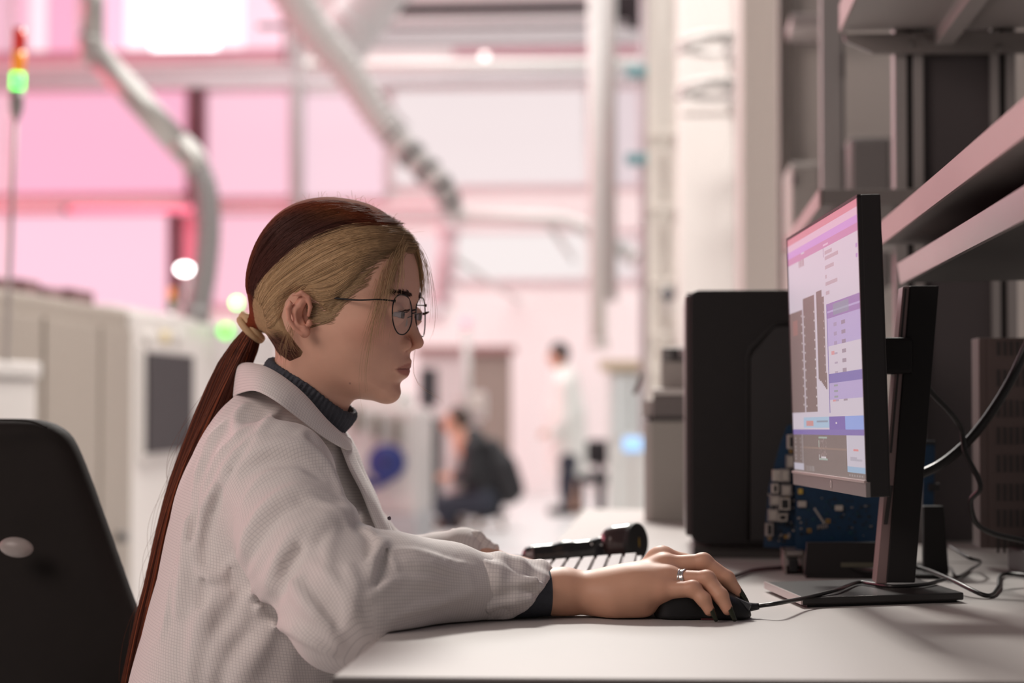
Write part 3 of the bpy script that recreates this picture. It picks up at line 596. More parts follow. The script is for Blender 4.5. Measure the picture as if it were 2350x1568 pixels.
# screen content painted on a fine grid of cells (flat picture on a flat display)
GX, GY = 200, 140
img = np.zeros((GY, GX, 3)); 
def R_(s0, t0, s1, t1, c, a=1.0):
    i0, i1, j0, j1 = int(round(s0 * GX)), int(round(s1 * GX)), int(round(t0 * GY)), int(round(t1 * GY)); img[max(j0, 0):max(j1, j0 + 1), max(i0, 0):max(i1, i0 + 1)] = img[max(j0, 0):max(j1, j0 + 1), max(i0, 0):max(i1, i0 + 1)] * (1 - a) + np.array(srgb(*c)) * a
W_, G_, PU, LA = (205, 195, 208), (112, 92, 90), (110, 92, 168), (176, 160, 206)
R_(0, 0, 1, 1, W_); R_(0, .965, 1, 1, (205, 120, 135)); R_(0, .945, 1, .968, (214, 178, 198)); R_(0, .915, 1, .945, (196, 140, 208)); R_(0, .885, 1, .915, (190, 120, 165))
for k in range(5): R_(.18 + k * .018, .855, .19 + k * .018, .885, (150, 110, 120))
R_(.22, .905, .27, .912, W_); R_(.55, .895, .62, .903, (215, 180, 205))
for k, (t, w) in enumerate(((.86, .10), (.835, .18), (.80, .12), (.765, .02), (.735, .16), (.70, .05))): R_(.57, t, .57 + w, t + .012, (170, 140, 150), .75)
R_(.55, .85, .556, .885, (130, 90, 130)); R_(.965, .83, .985, .845, (170, 120, 190)); R_(.965, .79, .985, .805, (170, 120, 190))
R_(.0, .25, .21, .68, G_); R_(.225, .25, .40, .72, G_)
for q in range(28): R_(.43, .72 - q * .0118, .54 + (.0 if q > 2 else -.03), .732 - q * .0118, G_)
for q in range(8): R_(.43 + q * .014, .38 - q * .006, .55, .40 - q * .006, G_)
for k in range(11):
    R_(.19, .28 + k * .037, .198, .287 + k * .037, (225, 220, 222)); R_(.235, .27 + k * .037, .243, .277 + k * .037, (225, 220, 222)); R_(.385, .27 + k * .038, .393, .277 + k * .038, (228, 222, 224)); R_(.525, .33 + k * .034, .532, .336 + k * .034, (225, 215, 220))
R_(.05, .58, .13, .64, (190, 110, 100), .35)
R_(.57, .61, 1, .665, (140, 105, 170)); R_(.57, .632, 1, .637, LA); R_(.66, .615, .86, .66, (120, 150, 150), .55); R_(.57, .50, 1, .61, LA)
for k in range(9):
    t = .575 - k * .036
    R_(.66, t, .70, t + .008, (150, 130, 160), .7); R_(.76, t, .81, t + .009, (130, 110, 130), .8)
    if k in (3, 6, 8): R_(.62, t - .004, .66, t + .012, (215, 110, 110), .7)
R_(.57, .36, 1, .395, (108, 100, 172)); R_(.57, .29, 1, .36, LA); R_(.57, .24, .578, .66, PU)
for k in range(3): R_(.64, .345 - k * .024, .69, .352 - k * .024, (120, 140, 120), .7)
R_(.57, .205, .80, .222, (160, 150, 150)); R_(.18, .185, .56, .225, (158, 190, 215)); R_(.22, .195, .33, .213, (210, 120, 105), .8); R_(.38, .205, .54, .215, (120, 130, 150), .8); R_(.56, .18, .77, .228, (104, 84, 168)); R_(.77, .18, 1, .228, (132, 160, 224)); R_(.645, .20, .665, .21, W_)
R_(0, .155, 1, .182, (112, 96, 170)); R_(0, 0, 1, .155, (105, 92, 88)); R_(0, .04, .145, .155, (98, 84, 80)); R_(.145, .03, .152, .155, (200, 195, 205)); R_(.78, .045, 1, .155, (196, 190, 204)); R_(.78, .022, 1, .045, (140, 175, 205)); R_(.86, .10, .92, .108, (220, 130, 130)); R_(.82, .075, .9, .08, (170, 165, 180)); R_(.82, .062, .96, .066, (170, 165, 180))
R_(0, .005, .16, .035, (186, 182, 196)); R_(.4, .14, .52, .1445, (150, 170, 160)); R_(.4, .055, .52, .058, (150, 170, 160)); R_(.4, .11, .405, .135, (200, 225, 210)); R_(.4, .06, .405, .08, (215, 215, 220)); R_(.43, .063, .5, .068, (205, 200, 205)); R_(.155, .1, .78, .1015, (130, 108, 96))
for k in range(40):
    s, t = .405 + .1 * RNG.random(), .06 + .075 * RNG.random(); R_(s, t, s + .006, t + .005, (170, 150, 150), .5)
for k in range(6): R_(.2 + k * .022, .01, .205 + k * .022, .028, (205, 205, 210), .3 + .1 * k); R_(.8 + k * .03, .008, .815 + k * .03, .016, (160, 155, 160), .7)
for k in range(6): R_(.03, .05 + k * .017, .038, .055 + k * .017, (190, 185, 190)); R_(.115, .05 + k * .017, .122, .055 + k * .017, (190, 185, 190))
sg, tg = np.meshgrid(np.linspace(.008, .992, GX + 1), np.linspace(.056, .990, GY + 1))
SV = np.array(A0)[None] + sg.reshape(-1, 1) * WM_ * np.array(ex) + tg.reshape(-1, 1) * HM_ * np.array(ez) - .0004 * np.array(en)
jj, ii = np.meshgrid(np.arange(GY), np.arange(GX), indexing='ij'); q0 = (jj * (GX + 1) + ii).ravel()
SF = np.stack([q0, q0 + GX + 1, q0 + GX + 2, q0 + 1], 1)
scr = fastmesh('screen', SV, SF, None, mon, False)
ca = scr.data.color_attributes.new('col', 'FLOAT_COLOR', 'CORNER'); cc = np.ones((len(SF) * 4, 4), np.float32); cc[:, :3] = np.repeat(img.reshape(-1, 3), 4, 0); ca.data.foreach_set('color', cc.ravel())
sm = mat('screen_lit', (.1, .1, .1), .30, var=0.0, emit=0.74, attr='col', spec=.4); scr.data.materials.append(sm)
# base colour of the glass stays dark: only the emission shows the picture
nt = sm.node_tree; bs = nt.nodes['Principled BSDF']
for l in list(nt.links):
    if l.to_socket == bs.inputs['Base Color']: nt.links.remove(l)
bs.inputs['Base Color'].default_value = (.03, .028, .03, 1)
# stand
def quadbox(name, bl, br, tl, tr, y, dep, m, parent, bev=.001):
    """an upright tapered bar: four outline pixels of its front at distance y, depth dep."""
    c = [P(*bl, y), P(*br, y), P(*tr, y), P(*tl, y)]; return prism(name, [(p.x, p.z) for p in c], 'y', y, y + dep, m, parent, bev)
ST = 2.43
quadbox('stand_column', (2034, 1338), (2100, 1338), (2088, 656), (2155, 656), ST, .055, blk, mon, .0015)
quadbox('column_trim', (2010, 1340), (2036, 1340), (2072, 658), (2090, 656), ST + .004, .047, mat('trim_red_brown', (.30, .21, .205), .3, metal=.35), mon, .001)  # left face of the column, pink light put into its colour
quadbox('trim_groove', (2042, 1040), (2047, 1040), (2077, 662), (2081, 662), ST + .0025, .01, slotM, mon, 0)
quadbox('cable_slot', (2028, 1204), (2037, 1204), (2040, 1115), (2050, 1115), ST + .0025, .012, slotM, mon, .0005)
hz_ = P(2056, 818, 2.46).z; h0 = mp(.25, .4, .03); box('pivot_hub', (h0.x - .004, 2.418, hz_ - .022), (P(2086, 818, 2.46).x, 2.482, hz_ + .022), blk, mon, .005)
tube('tilt_barrel', [(h0.x + .025, 2.414, hz_ + .019), (h0.x + .025, 2.485, hz_ + .019)], .008, blk2, mon, 14)
bl = [PZ(1757, 1336, DZ + .012), PZ(1842, 1372, DZ + .012), PZ(2212, 1360, DZ + .012)]; bl.append(bl[0] + (bl[2] - bl[1]))
prism('stand_base', [(p.x, p.y) for p in bl], 'z', DZ + .003, DZ + .012, mat('base_dark', (.035, .032, .032), .32, metal=.2), mon, .002)
c4 = sum(bl, Vector()) / 4; prism('base_underside', [((p.x - c4.x) * .93 + c4.x, (p.y - c4.y) * .95 + c4.y) for p in bl], 'z', DZ, DZ + .004, blk, mon)
prism('base_edge', [(p.x, p.y) for p in (bl[0] + Vector((-.002, 0, 0)), bl[1] + Vector((-.002, 0, 0)), bl[1], bl[0])], 'z', DZ + .004, DZ + .0125, mat('edge_pinkmetal', (.5, .42, .41), .3, metal=.6), mon)
# ---- cables
cabM = mat('cable_black', (.016, .015, .015), .35)
def cable(name, pts, r, label, n=80): o = tube(name, pts, r, cabM, None, 8, n); return tag(o, label, 'cable')
cable('power_cable', [P(2052, 800, 2.50), P(2078, 784, 2.50), P(2098, 820, 2.52), P(2130, 890, 2.54), P(2180, 945, 2.56), P(2206, 985, 2.58), P(2216, 1040, 2.58), P(2250, 1114, 2.58), P(2228, 1150, 2.60), P(2240, 1200, 2.62), P(2280, 1225, 2.64), P(2352, 1242, 2.66), P(2420, 1262, 2.68)], .0036, 'thin black cable hanging in loops from the monitor\'s hub')
cable('power_cable', [P(2110, 1090, 2.60), P(2160, 1065, 2.60), P(2215, 1020, 2.60), P(2265, 960, 2.60), P(2310, 890, 2.60), P(2345, 820, 2.60), P(2400, 690, 2.60), P(2440, 540, 2.60), (P(2440, 540, 2.6).x, 2.6, 1.158)], .0062, 'thick black cable rising to the right edge behind the monitor stand')
cable('desk_cable', [PZ(1400, 1370, DZ + .01), PZ(1560, 1360, DZ + .01), PZ(1690, 1322, DZ + .004), PZ(1740, 1308, DZ + .004), PZ(1850, 1302, DZ + .005), PZ(2000, 1308, DZ + .016), PZ(2060, 1308, DZ + .02), PZ(2110, 1304, DZ + .016), PZ(2180, 1330, DZ + .016), PZ(2262, 1367, DZ + .004), PZ(2290, 1350, DZ + .004), PZ(2306, 1318, DZ + .004), PZ(2420, 1330, DZ + .004)], .0028, 'black cable running across the desk behind the mouse and monitor base', 140)
cable('desk_cable', [PZ(2120, 1268, DZ + .02), PZ(2175, 1300, DZ + .004), PZ(2196, 1324, DZ + .004), PZ(2230, 1306, DZ + .004), PZ(2250, 1290, DZ + .02), PZ(2222, 1280, DZ + .03), PZ(2180, 1254, DZ + .035)], .0022, 'thin tangled cable on the desk right of the monitor stand')
# ---- mouse
mo = thing('computer_mouse', P(1612, 1413, 2.20), 'black wired computer mouse under the woman\'s right hand', 'mouse')
ms0, ms1 = P(1500, 1400, 2.195), P(1724, 1400, 2.195); mc = (ms0 + ms1) / 2; ml = (ms1.x - ms0.x) / 2
def mouse_sdf(X, Y, Z):
    u = (X - mc.x) / ml; yy = (Y - 2.197)
    top = DZ + .004 + .034 * np.clip(1 - (u + .18) ** 2 * .62, 0, 1) ** 0.7 - 1.6 * yy ** 2 * 4
    w = .0315 - .005 * np.exp(-((u - .1) / .35) ** 2) - .006 * np.clip(u, 0, 1) ** 3 - .006 * np.clip(-u, 0, 1) ** 4
    d = smax(np.abs(u) * ml - ml, np.abs(yy) - w, .02); d = smax(d, Z - top, .010); return smax(d, DZ + .0012 - Z, .003)
V, F = nets(mouse_sdf, (ms0.x - .006, 2.155, DZ - .002), (ms1.x + .006, 2.24, DZ + .05), .0016)
fastmesh('body', V, F, mat('mouse_black', (.014, .014, .015), .45, var=.1, spec=.3), mo)
q = P(1706, 1386, 2.19); box('button', (q.x - .02, 2.178, q.z - .004), (q.x + .008, 2.192, q.z + .004), mat('button_slate', (.055, .06, .065), .3), mo, .002, M=Matrix.Translation(q) @ Matrix.Rotation(.42, 4, 'Y') @ Matrix.Translation(-q))
q2 = P(1690, 1368, 2.20); tube('scroll_wheel', [(q2.x, 2.195, q2.z), (q2.x, 2.205, q2.z)], .008, mat('wheel_grey', (.05, .05, .055), .5), mo, 16)
tube('cable_boot', [P(1716, 1394, 2.2), P(1742, 1392, 2.2)], [.0055, .0034], cabM, mo, 10, 5)
e1 = PZ(1990, 1336, DZ + .016)
tube('mouse_cable', [P(1736, 1392, 2.2), P(1790, 1384, 2.2), PZ(1850, 1372, DZ + .013), PZ(1920, 1354, DZ + .0165), PZ(1968, 1337, DZ + .0155), PZ(2000, 1340, DZ + .0155), PZ(2050, 1346, DZ + .0155), PZ(2120, 1342, DZ + .0155), PZ(2170, 1330, DZ + .016)], .0024, cabM, mo, 8, 60)
tag(box('foot_strip', (mc.x - .002, 2.1695, DZ + .0005), (mc.x + .014, 2.174, DZ + .0022), mat('strip_red', (.07, .006, .01), .6), mo), 'thin red strip under the mouse')
# ---- keyboard
kb = thing('keyboard', (-.13, 2.47, DZ), 'silver keyboard behind the woman\'s forearm', 'keyboard')
kx0, kx1, ky0, ky1 = P(1270, 1300, 2.5).x - .03, P(1470, 1300, 2.5).x, 2.275, 2.665
kz = lambda x: DZ + .020 + .012 * (x - kx0) / (kx1 - kx0)
prism('case', [(kx0, DZ + .002), (kx1, DZ + .002), (kx1, kz(kx1)), (kx0, kz(kx0))], 'y', ky0, ky1, mat('kb_silver', (.50, .48, .47), .3, metal=.3), kb, .002)
keyM = mat('key_silver', (.56, .54, .53), .28, metal=.35, var=.03)
pit = .0185; slope = math.atan(.012 / (kx1 - kx0)); key0 = None
nrow = int((kx1 - kx0 - .008) / pit); ncol = int((ky1 - ky0 - .008) / pit)
for r_ in range(nrow):
    for c_ in range(ncol):
        x = kx0 + .004 + (r_ + .5) * pit; yv = ky0 + .004 + (c_ + .5) * pit
        if key0 is None:
            bm = bmesh.new(); bm_box(bm, (-.0078, -.0078, 0), (.0078, .0078, .0055), .0012, seg=1)
            key0 = bm_obj('key', bm, keyM, kb); key0.location = (x, yv, kz(x)); key0.rotation_euler = (0, -slope, 0); WM[key0.name] = Matrix.Identity(4)
        else: dupe(key0, (x, yv, kz(x)), kb)
# ---- barcode scanner
sc = thing('barcode_scanner', P(1330, 1290, 2.84), 'glossy black handheld barcode scanner lying behind the keyboard', 'scanner')
SY = 2.83
def sp(u, v, dy=0): return tuple(P(u, v, SY + dy))
ha, hb = sp(1215, 1276), sp(1392, 1262)
def handle_sdf(X, Y, Z):
    d = chain(X, Y, Z, [sp(1222, 1277), sp(1300, 1271), sp(1385, 1262), sp(1430, 1252)], [.0155, .0165, .017, .019], .01)
    return smax(d, np.abs(Y - SY) - .0155, .008)
lo = np.minimum(ha, sp(1450, 1300)) - .03; hi = np.maximum(ha, sp(1450, 1240)) + .03
V, F = nets(handle_sdf, lo, hi, .0016); fastmesh('handle', V, F, blk2, sc)
hm = P(1438, 1244, SY)
def scan_head(X, Y, Z):
    c1, c2 = sp(1412, 1245), sp(1452, 1246)
    d = smin(ell(X, Y, Z, c1, (.022, .026, .024)), ell(X, Y, Z, c2, (.022, .027, .028)), .015)
    n = np.array([.80, -.60, 0.05]); pc = np.array(sp(1458, 1245, -.008)); pl = (X - pc[0]) * n[0] + (Y - pc[1]) * n[1] + (Z - pc[2]) * n[2] - .004
    return smax(d, pl, .004)
V, F = nets(scan_head, np.array(hm) - .05, np.array(hm) + .05, .0014); fastmesh('scan_head', V, F, mat('scanner_gloss', (.055, .032, .032), .14, var=.1), sc)
n = Vector((.80, -.60, .05)).normalized(); ctr = Vector(sp(1452, 1245, -.012)); a1 = n.cross(Vector((0, 0, 1))).normalized(); a2 = a1.cross(n)
def disc(name, ctr, n, ra, rb, th, m, parent, k=28):
    A = [ctr + a1 * (ra * math.cos(2 * math.pi * i / k)) + a2 * (rb * math.sin(2 * math.pi * i / k)) for i in range(k)]; B = [v + n * th for v in A]; C = [ctr + n * (th * 1.3) + (v - ctr) * .9 for v in A]
    F = [tuple(range(k))[::-1], tuple(range(2 * k, 3 * k))] + [(i, (i + 1) % k, k + (i + 1) % k, k + i) for i in range(k)] + [(k + i, k + (i + 1) % k, 2 * k + (i + 1) % k, 2 * k + i) for i in range(k)]
    return meshobj(name, A + B + C, F, m, parent)
disc('window_bezel', ctr + n * .001, n, .0235, .0275, .008, mat('bezel_matte', (.012, .0115, .0115), .6), sc)
disc('yellow_mark', ctr + n * .0114 - a1 * .0 + a2 * -.0, n, .0014, .0075, .0004, mat('sticker_yellow', (.36, .22, .02), .5), sc, 8)
disc('trigger_pad', Vector(sp(1378, 1262, -.0155)), Vector((0, -1, .05)).normalized(), .0135, .0105, .004, mat('pad_slate', (.045, .046, .052), .45), sc)
for u, v in ((1358, 1249), (1380, 1251)):
    c = Vector(sp(u, v, -.0205)); tube('led', [c, c + Vector((0, -.002, 0))], .0016, mat('led_silver', (.75, .72, .70), .2), sc, 8)
tube('end_cap', [sp(1206, 1279), sp(1228, 1277)], [.013, .0165], mat('cap_pinkgrey', (.16, .11, .11), .25), sc, 16, 6)
tube('scanner_cable', [sp(1208, 1279), sp(1185, 1278), P(1150, 1282, 2.80), P(1110, 1300, 2.76)], .0024, cabM, sc, 8, 14)
# ---- black computer tower
ct = thing('computer_tower', P(1700, 1275, 3.05), 'tall black computer tower standing on a dark board', 'computer')
TY = 3.03
a, b = P(1586, 1250, TY), P(1830, 665, TY)
prism('case', [(a.x, a.z + .012), (a.x + .006, a.z + .004), (a.x + .016, a.z), (b.x + .02, a.z), (b.x + .02, b.z), (a.x + .012, b.z), (a.x + .004, b.z - .003), (a.x, b.z - .009)], 'y', TY, TY + .40, blk, ct, .002)
box('front_bezel', (a.x - .008, TY + .012, a.z + .012), (a.x + .002, TY + .39, b.z - .006), mat('bezel_maroonblack', (.05, .036, .036), .3), ct, .004)
c0 = [P(u, v, TY - .001) for u, v in ((1716, 1240), (1716, 820), (1722, 800), (1772, 750), (1782, 744), (1830, 742))]
tube('embossed_rim', c0, .0028, blk, ct, 8)
pl = [P(u, v, TY) for u, v in ((1722, 1240), (1722, 822), (1776, 752), (1830, 748), (1830, 1240))]; prism('side_panel', [(p.x, p.z) for p in pl], 'y', TY - .0025, TY + .002, mat('tower_panel', (.024, .022, .023), .5), ct)
for v0, v1 in ((676, 700), (712, 730)):
    q, r = P(1584, v1, TY + .1), P(1584, v0, TY + .1); box('front_port', (q.x - .006, TY + .05, q.z), (q.x + .004, TY + .2, r.z), mat('port_red', (.14, .06, .06), .3), ct, .001)
for u in (1672, 1822): q = P(u, 1255, TY); box('foot', (q.x - .013, TY + .02, DZ + .018), (q.x + .013, TY + .06, a.z + .004), blk, ct, .002)
for u in (1672, 1822): q = P(u, 1255, TY); box('foot', (q.x - .013, TY + .34, DZ + .018), (q.x + .013, TY + .38, a.z + .004), blk, ct, .002)
bd = thing('base_board', P(1700, 1282, 3.0), 'flat dark board under the black computer tower', 'board'); q0_, q1_ = PZ(1592, 1282, DZ), PZ(1980, 1282, DZ)
box('slab', (q0_.x, q0_.y + .02, DZ), (q1_.x, q0_.y + .50, DZ + .018), mat('board_dark', (.13, .115, .11), .45), bd, .0015); box('front_strip', (q0_.x, q0_.y + .016, DZ + .001), (q1_.x, q0_.y + .021, DZ + .015), mat('strip_dark', (.06, .055, .053), .5), bd)
# ---- grey instrument on the far bench
gi = thing('grey_instrument', P(1530, 1195, 3.98), 'pale grey instrument box with a black-topped module on the far bench', 'instrument')
GYY = 3.95; gm = mat('instrument_grey', (.36, .335, .305), .5, var=.04); gm2 = mat('instrument_pinkgrey', (.55, .49, .47), .45)
a, b = P(1478, 1195, GYY), P(1600, 966, GYY)
box('body', (a.x + .014, GYY, DZ), (b.x, GYY + .3, b.z), gm, gi, .003); box('left_cheek', (a.x, GYY + .004, DZ), (a.x + .015, GYY + .3, b.z - .003), gm2, gi, .003)
q, r = P(1484, 966, GYY), P(1600, 958, GYY); box('black_gasket', (q.x, GYY - .002, q.z), (r.x, GYY + .3, r.z), slotM, gi)
q, r = P(1498, 958, GYY), P(1600, 906, GYY); box('upper_module', (q.x, GYY, q.z), (r.x, GYY + .26, r.z), mat('module_grey', (.17, .15, .145), .5), gi, .003)
q, r = P(1472, 958, GYY + .05), P(1498, 918, GYY); box('side_module', (q.x, GYY + .05, q.z), (r.x, GYY + .2, r.z), gm2, gi, .004)
q, r = P(1494, 906, GYY), P(1600, 892, GYY); box('tray', (q.x, GYY - .01, q.z), (r.x, GYY + .27, r.z), mat('tray_white', (.70, .66, .63), .4), gi, .005)
q, r = P(1516, 892, GYY), P(1600, 828, GYY); box('printer_body', (q.x, GYY + .02, q.z), (r.x, GYY + .24, r.z), mat('printer_taupe', (.40, .36, .335), .5), gi, .004)
q, r = P(1518, 828, GYY), P(1600, 797, GYY); box('printer_top', (q.x, GYY + .02, q.z), (r.x, GYY + .22, r.z), mat('printer_grey', (.22, .21, .205), .5), gi, .005)
q, r = P(1540, 826, GYY), P(1600, 800, GYY); box('black_hatch', (q.x, GYY + .01, q.z), (q.x + .016, GYY + .03, r.z), slotM, gi, .002); box('pale_hatch', (q.x + .016, GYY + .008, q.z + .006), (r.x, GYY + .03, r.z), mat('hatch_mauve', (.34, .29, .29), .5), gi, .002)
q, r = P(1452, 905, GYY + .1), P(1478, 858, GYY + .1); prism('tilted_arm', [(q.x, q.z), (q.x + .007, q.z), (r.x, r.z), (r.x - .009, r.z - .002)], 'y', GYY + .06, GYY + .18, mat('arm_grey', (.27, .25, .24), .5), gi, .001)
# ---- blue circuit boards on edge behind the monitor
pcbM = mat('pcb_blue', (0.004, 0.030, 0.075), 0.35, var=.35, scale=120); pcbT = mat('pcb_teal', (.006, .06, .075), .4, var=.3, scale=150)
conM = mat('connector_metal', (.40, .36, .34), .3, metal=.75, var=.15, scale=60); conW = mat('connector_cream', (.46, .42, .38), .5); gold = mat('pad_gold', (.42, .25, .07), .35, metal=.5); conB = mat('connector_black', (.014, .014, .016), .5)
rb = random.Random(5)
def pcb(name, poly, y, label, comps, cols, M_=None):
    o = thing(name, P(poly[0][0], poly[0][1], y), label, 'circuit board')
    prism('board', [(P(u, v, y).x, P(u, v, y).z) for u, v in poly], 'y', y, y + .0018, pcbM, o)
    for (nm, u0, v0, u1, v1, th, m) in comps:
        a, b = P(u0, v1, y), P(u1, v0, y); q_ = box(nm, (a.x, y - th, a.z), (b.x, y, b.z), m, last if nm in ('connector_core', 'hole') else o, .0005 if th > .002 else 0); last = q_ if nm not in ('connector_core', 'hole') else last
    return o
comps = []
for (u0, v0, u1, v1) in ((1806, 998, 1826, 1030), (1803, 1044, 1824, 1074), (1772, 1078, 1790, 1104), (1770, 1110, 1786, 1132), (1766, 1136, 1790, 1160), (1762, 1168, 1786, 1196), (1756, 1200, 1774, 1230), (1790, 1076, 1812, 1106), (1792, 1112, 1816, 1138), (1788, 1142, 1812, 1170), (1784, 1178, 1806, 1196)):
    m_ = rb.choice((conM, conM, conW)); comps.append(('connector', u0, v0, u1, v1, .012, m_)); comps.append(('connector_core', u0 + 5, v0 + 4, u1 - 4, v1 - 4, .0124, conB if rb.random() < .5 else conW))
for (u, v) in ((1815, 1036), (1806, 1142), (1803, 1232), (1766, 1236)): comps.append(('gold_pad', u - 4, v - 4, u + 4, v + 4, .0015, gold))
for k in range(70):
    u, v = rb.uniform(1762, 1850), rb.uniform(1120, 1240); w = rb.uniform(2, 6); comps.append(('chip', u, v, u + w, v + w * rb.uniform(.6, 1.6), .002, rb.choice((conM, conB, conW))))
pcb('circuit_board', ((1752, 1256), (1764, 1120), (1790, 1020), (1806, 978), (1826, 970), (1856, 1010), (1852, 1262)), 2.86, 'blue circuit board with a column of metal connectors, left of the monitor\'s lower edge', comps, None)
comps = [('connector', 1832, 1122, 1842, 1134, .004, mat('part_yellow', (.52, .36, .06), .5)), ('connector', 1831, 1150, 1850, 1164, .005, conW), ('connector', 1916, 1160, 1934, 1172, .005, conW)]
for (u, v) in ((1900, 1196), (1857, 1218)): comps.append(('gold_pad', u - 5, v - 5, u + 5, v + 5, .0015, gold)); comps.append(('hole', u - 2, v - 2, u + 2, v + 2, .0018, conB))
for k in range(6): comps.append(('chip', 1868 + k * 4, 1166 + k * 6, 1872 + k * 4, 1172 + k * 6, .001, conW))
for k in range(70):
    u, v = rb.uniform(1830, 2000), rb.uniform(1140, 1240); w = rb.uniform(2, 7); comps.append(('chip', u, v, u + w, v + w * rb.uniform(.4, 1.0), .0015, rb.choice((conB, conB, pcbT, conM))))
for k in range(5): comps.append(('chip', 1876 + k * 5, 1206 - k, 1879 + k * 5, 1216 - k, .001, conM))
pcb('circuit_board', ((1826, 1266), (1826, 1104), (2020, 1100), (2028, 1266)), 2.80, 'large dark blue circuit board below the monitor\'s lower edge', comps, None)
pcb('circuit_board', ((2118, 1180), (2118, 1010), (2146, 1012), (2142, 1180)), 2.82, 'narrow dark blue board right of the monitor stand', [('chip', 2130, 1110, 2154, 1126, .008, conB), ('connector', 2122, 1012, 2146, 1020, .004, conB)], None)
hold = thing('board_holder', P(1950, 1320, 2.74), 'black plastic holder carrying the blue circuit boards', 'holder')
q = [P(u, v, 2.72) for u, v in ((1850, 1318), (1856, 1240), (2150, 1160), (2166, 1160), (2176, 1318))]
prism('front_plate', [(p.x, p.z) for p in (P(1846, 1320, 2.70), P(1852, 1245, 2.70), P(2020, 1245, 2.70), P(2030, 1320, 2.70))], 'y', 2.70, 2.712, blk, hold, .001)
prism('end_plate', [(p.x, p.z) for p in (P(2120, 1318, 2.74), P(2120, 1162, 2.74), P(2166, 1162, 2.74), P(2178, 1318, 2.74))], 'y', 2.74, 2.76, blk, hold, .001)
box('base_plate', (P(1850, 1318, 2.7).x, 2.70, DZ), (P(2176, 1318, 2.7).x, 2.90, DZ + .006), blk, hold)
q, r = P(1930, 1302, 2.698), P(2006, 1292, 2.698); box('label_strip', (q.x, 2.6985, q.z), (r.x, 2.70, r.z), mat('label_olive', (.09, .085, .06), .5), hold)
mt = thing('metal_clip', P(1825, 1310, 2.76), 'shiny metal bracket foot under the blue circuit boards', 'bracket')
a, b = P(1800, 1314, 2.76), P(1848, 1266, 2.76); box('plate', (a.x, 2.76, b.z - .006), (b.x, 2.85, b.z), conM, mt, .001); box('side', (a.x, 2.76, DZ), (a.x + .003, 2.85, b.z), conM, mt); box('side', (b.x - .003, 2.76, DZ), (b.x, 2.85, b.z), conM, mt); box('jack', (a.x + .006, 2.755, DZ + .004), (b.x - .01, 2.77, b.z - .01), conB, mt, .002)
# ================================================================== the seated woman
woman = thing('person', (-.42, 2.33, 0.45), 'person in pale checked lab coat and glasses, long red-brown ponytail, working at the monitor', 'person')
PSI = math.radians(12.0)
fa = Vector((math.cos(PSI), -math.sin(PSI), 0)); lb = Vector((-math.sin(PSI), -math.cos(PSI), 0)); uc = Vector((0, 0, 1))
H0 = P(740, 720, 2.345)
def hl(u, v, b=0.0):
    """pixel -> head-local (a, c) in cm on the plane b (cm towards the camera)."""
    d = ray(u, v); t = (b / 100 - (CAM - H0).dot(lb)) / d.dot(lb); p = CAM + d * t - H0
    return (p.dot(fa) * 100, p.dot(uc) * 100)
def hw(a, b, c): return H0 + fa * (a / 100) + lb * (b / 100) + uc * (c / 100)
def hw_np(V): V = np.asarray(V, float); return np.array(H0)[None] + (V[:, :1] * np.array(fa) + V[:, 1:2] * np.array(lb) + V[:, 2:] * np.array(uc)) / 100
def pl(pts, b=0.0): return [hl(u, v, b) for u, v in pts]
# -- silhouettes traced in the photograph
skull_px = [(953, 627), (948, 597), (936, 562), (915, 528), (885, 502), (845, 480), (800, 468), (750, 464), (702, 473), (660, 497), (624, 538), (600, 590), (588, 640), (589, 690), (601, 730), (622, 768), (655, 806), (700, 835), (745, 862), (790, 893), (833, 916), (866, 919), (894, 916), (908, 905), (912, 892), (911, 880), (917, 870), (924, 860), (925, 845), (929, 828), (932, 810), (934, 790), (938, 750), (944, 716), (946, 705), (952, 690), (955, 660)]
skull = closed_spline(pl(skull_px), 150)
def wmax_R(A, C):
    w = np.interp(C, [-11, -8.5, -5.5, -2.5, 0, 3, 8, 13], [4.7, 5.3, 6.0, 6.55, 6.85, 7.25, 7.4, 7.4]).astype(np.float32)
    w = w - np.clip(A - 3, 0, 9) * 0.36 * sstep(-C, 4.0, 8.0)
    w = w - np.clip(-A - 2, 0, 9) * .10 * sstep(-C, -2, 3)
    R = 3.2 + 3.6 * sstep(C, -8.5, -3.5)
    return w, R
def base_f(A, B, C):
    d2 = poly_sdf(A[:, 0, :] if A.ndim == 3 else A, C[0] if C.ndim == 3 else C, skull)
    if A.ndim == 3: d2 = d2[:, None, :]
    w, R = wmax_R(A, C); t = np.minimum(-d2 / R, 1.0)
    return (np.sqrt((1 - t) ** 2 + (B / w) ** 2) - 1) * np.minimum(R, w)
def skull_neck(A, B, C): return smin(base_f(A, B, C), rc(A, np.abs(B), C, (nap - 1.2, 0, ncp), (nbp, 0, nbc), 5.0, 5.5), 2.2)
def side_b2(A, C, T):
    lo, hi = np.zeros_like(A), np.full_like(A, 9.5); d2 = poly_sdf(A, C, skull); w, R = wmax_R(A, C); t1 = (1 - np.minimum(-d2 / R, 1.0)) ** 2; k = np.minimum(R, w)
    for _ in range(15):
        m = (lo + hi) / 2; f = (np.sqrt(t1 + (m / w) ** 2) - 1) * k; ins = smin(f, rc(A, m, C, (nap - 1.2, 0, ncp), (nbp, 0, nbc), 5.0, 5.5), 2.2) - T < 0; lo = np.where(ins, m, lo); hi = np.where(ins, hi, m)
    return lo
def side_b(A, C, T):
    """half width of the head plus a layer T (cm) at profile positions (1-D arrays)."""
    d2 = poly_sdf(A, C, skull); w, R = wmax_R(A, C); t = np.minimum(-d2 / R, 1.0)
    return w * np.sqrt(np.maximum((1 + T / np.minimum(R, w)) ** 2 - (1 - t) ** 2, 0.0))
L = lambda u, v, b=0.0: (hl(u, v, b)[0], b, hl(u, v, b)[1])
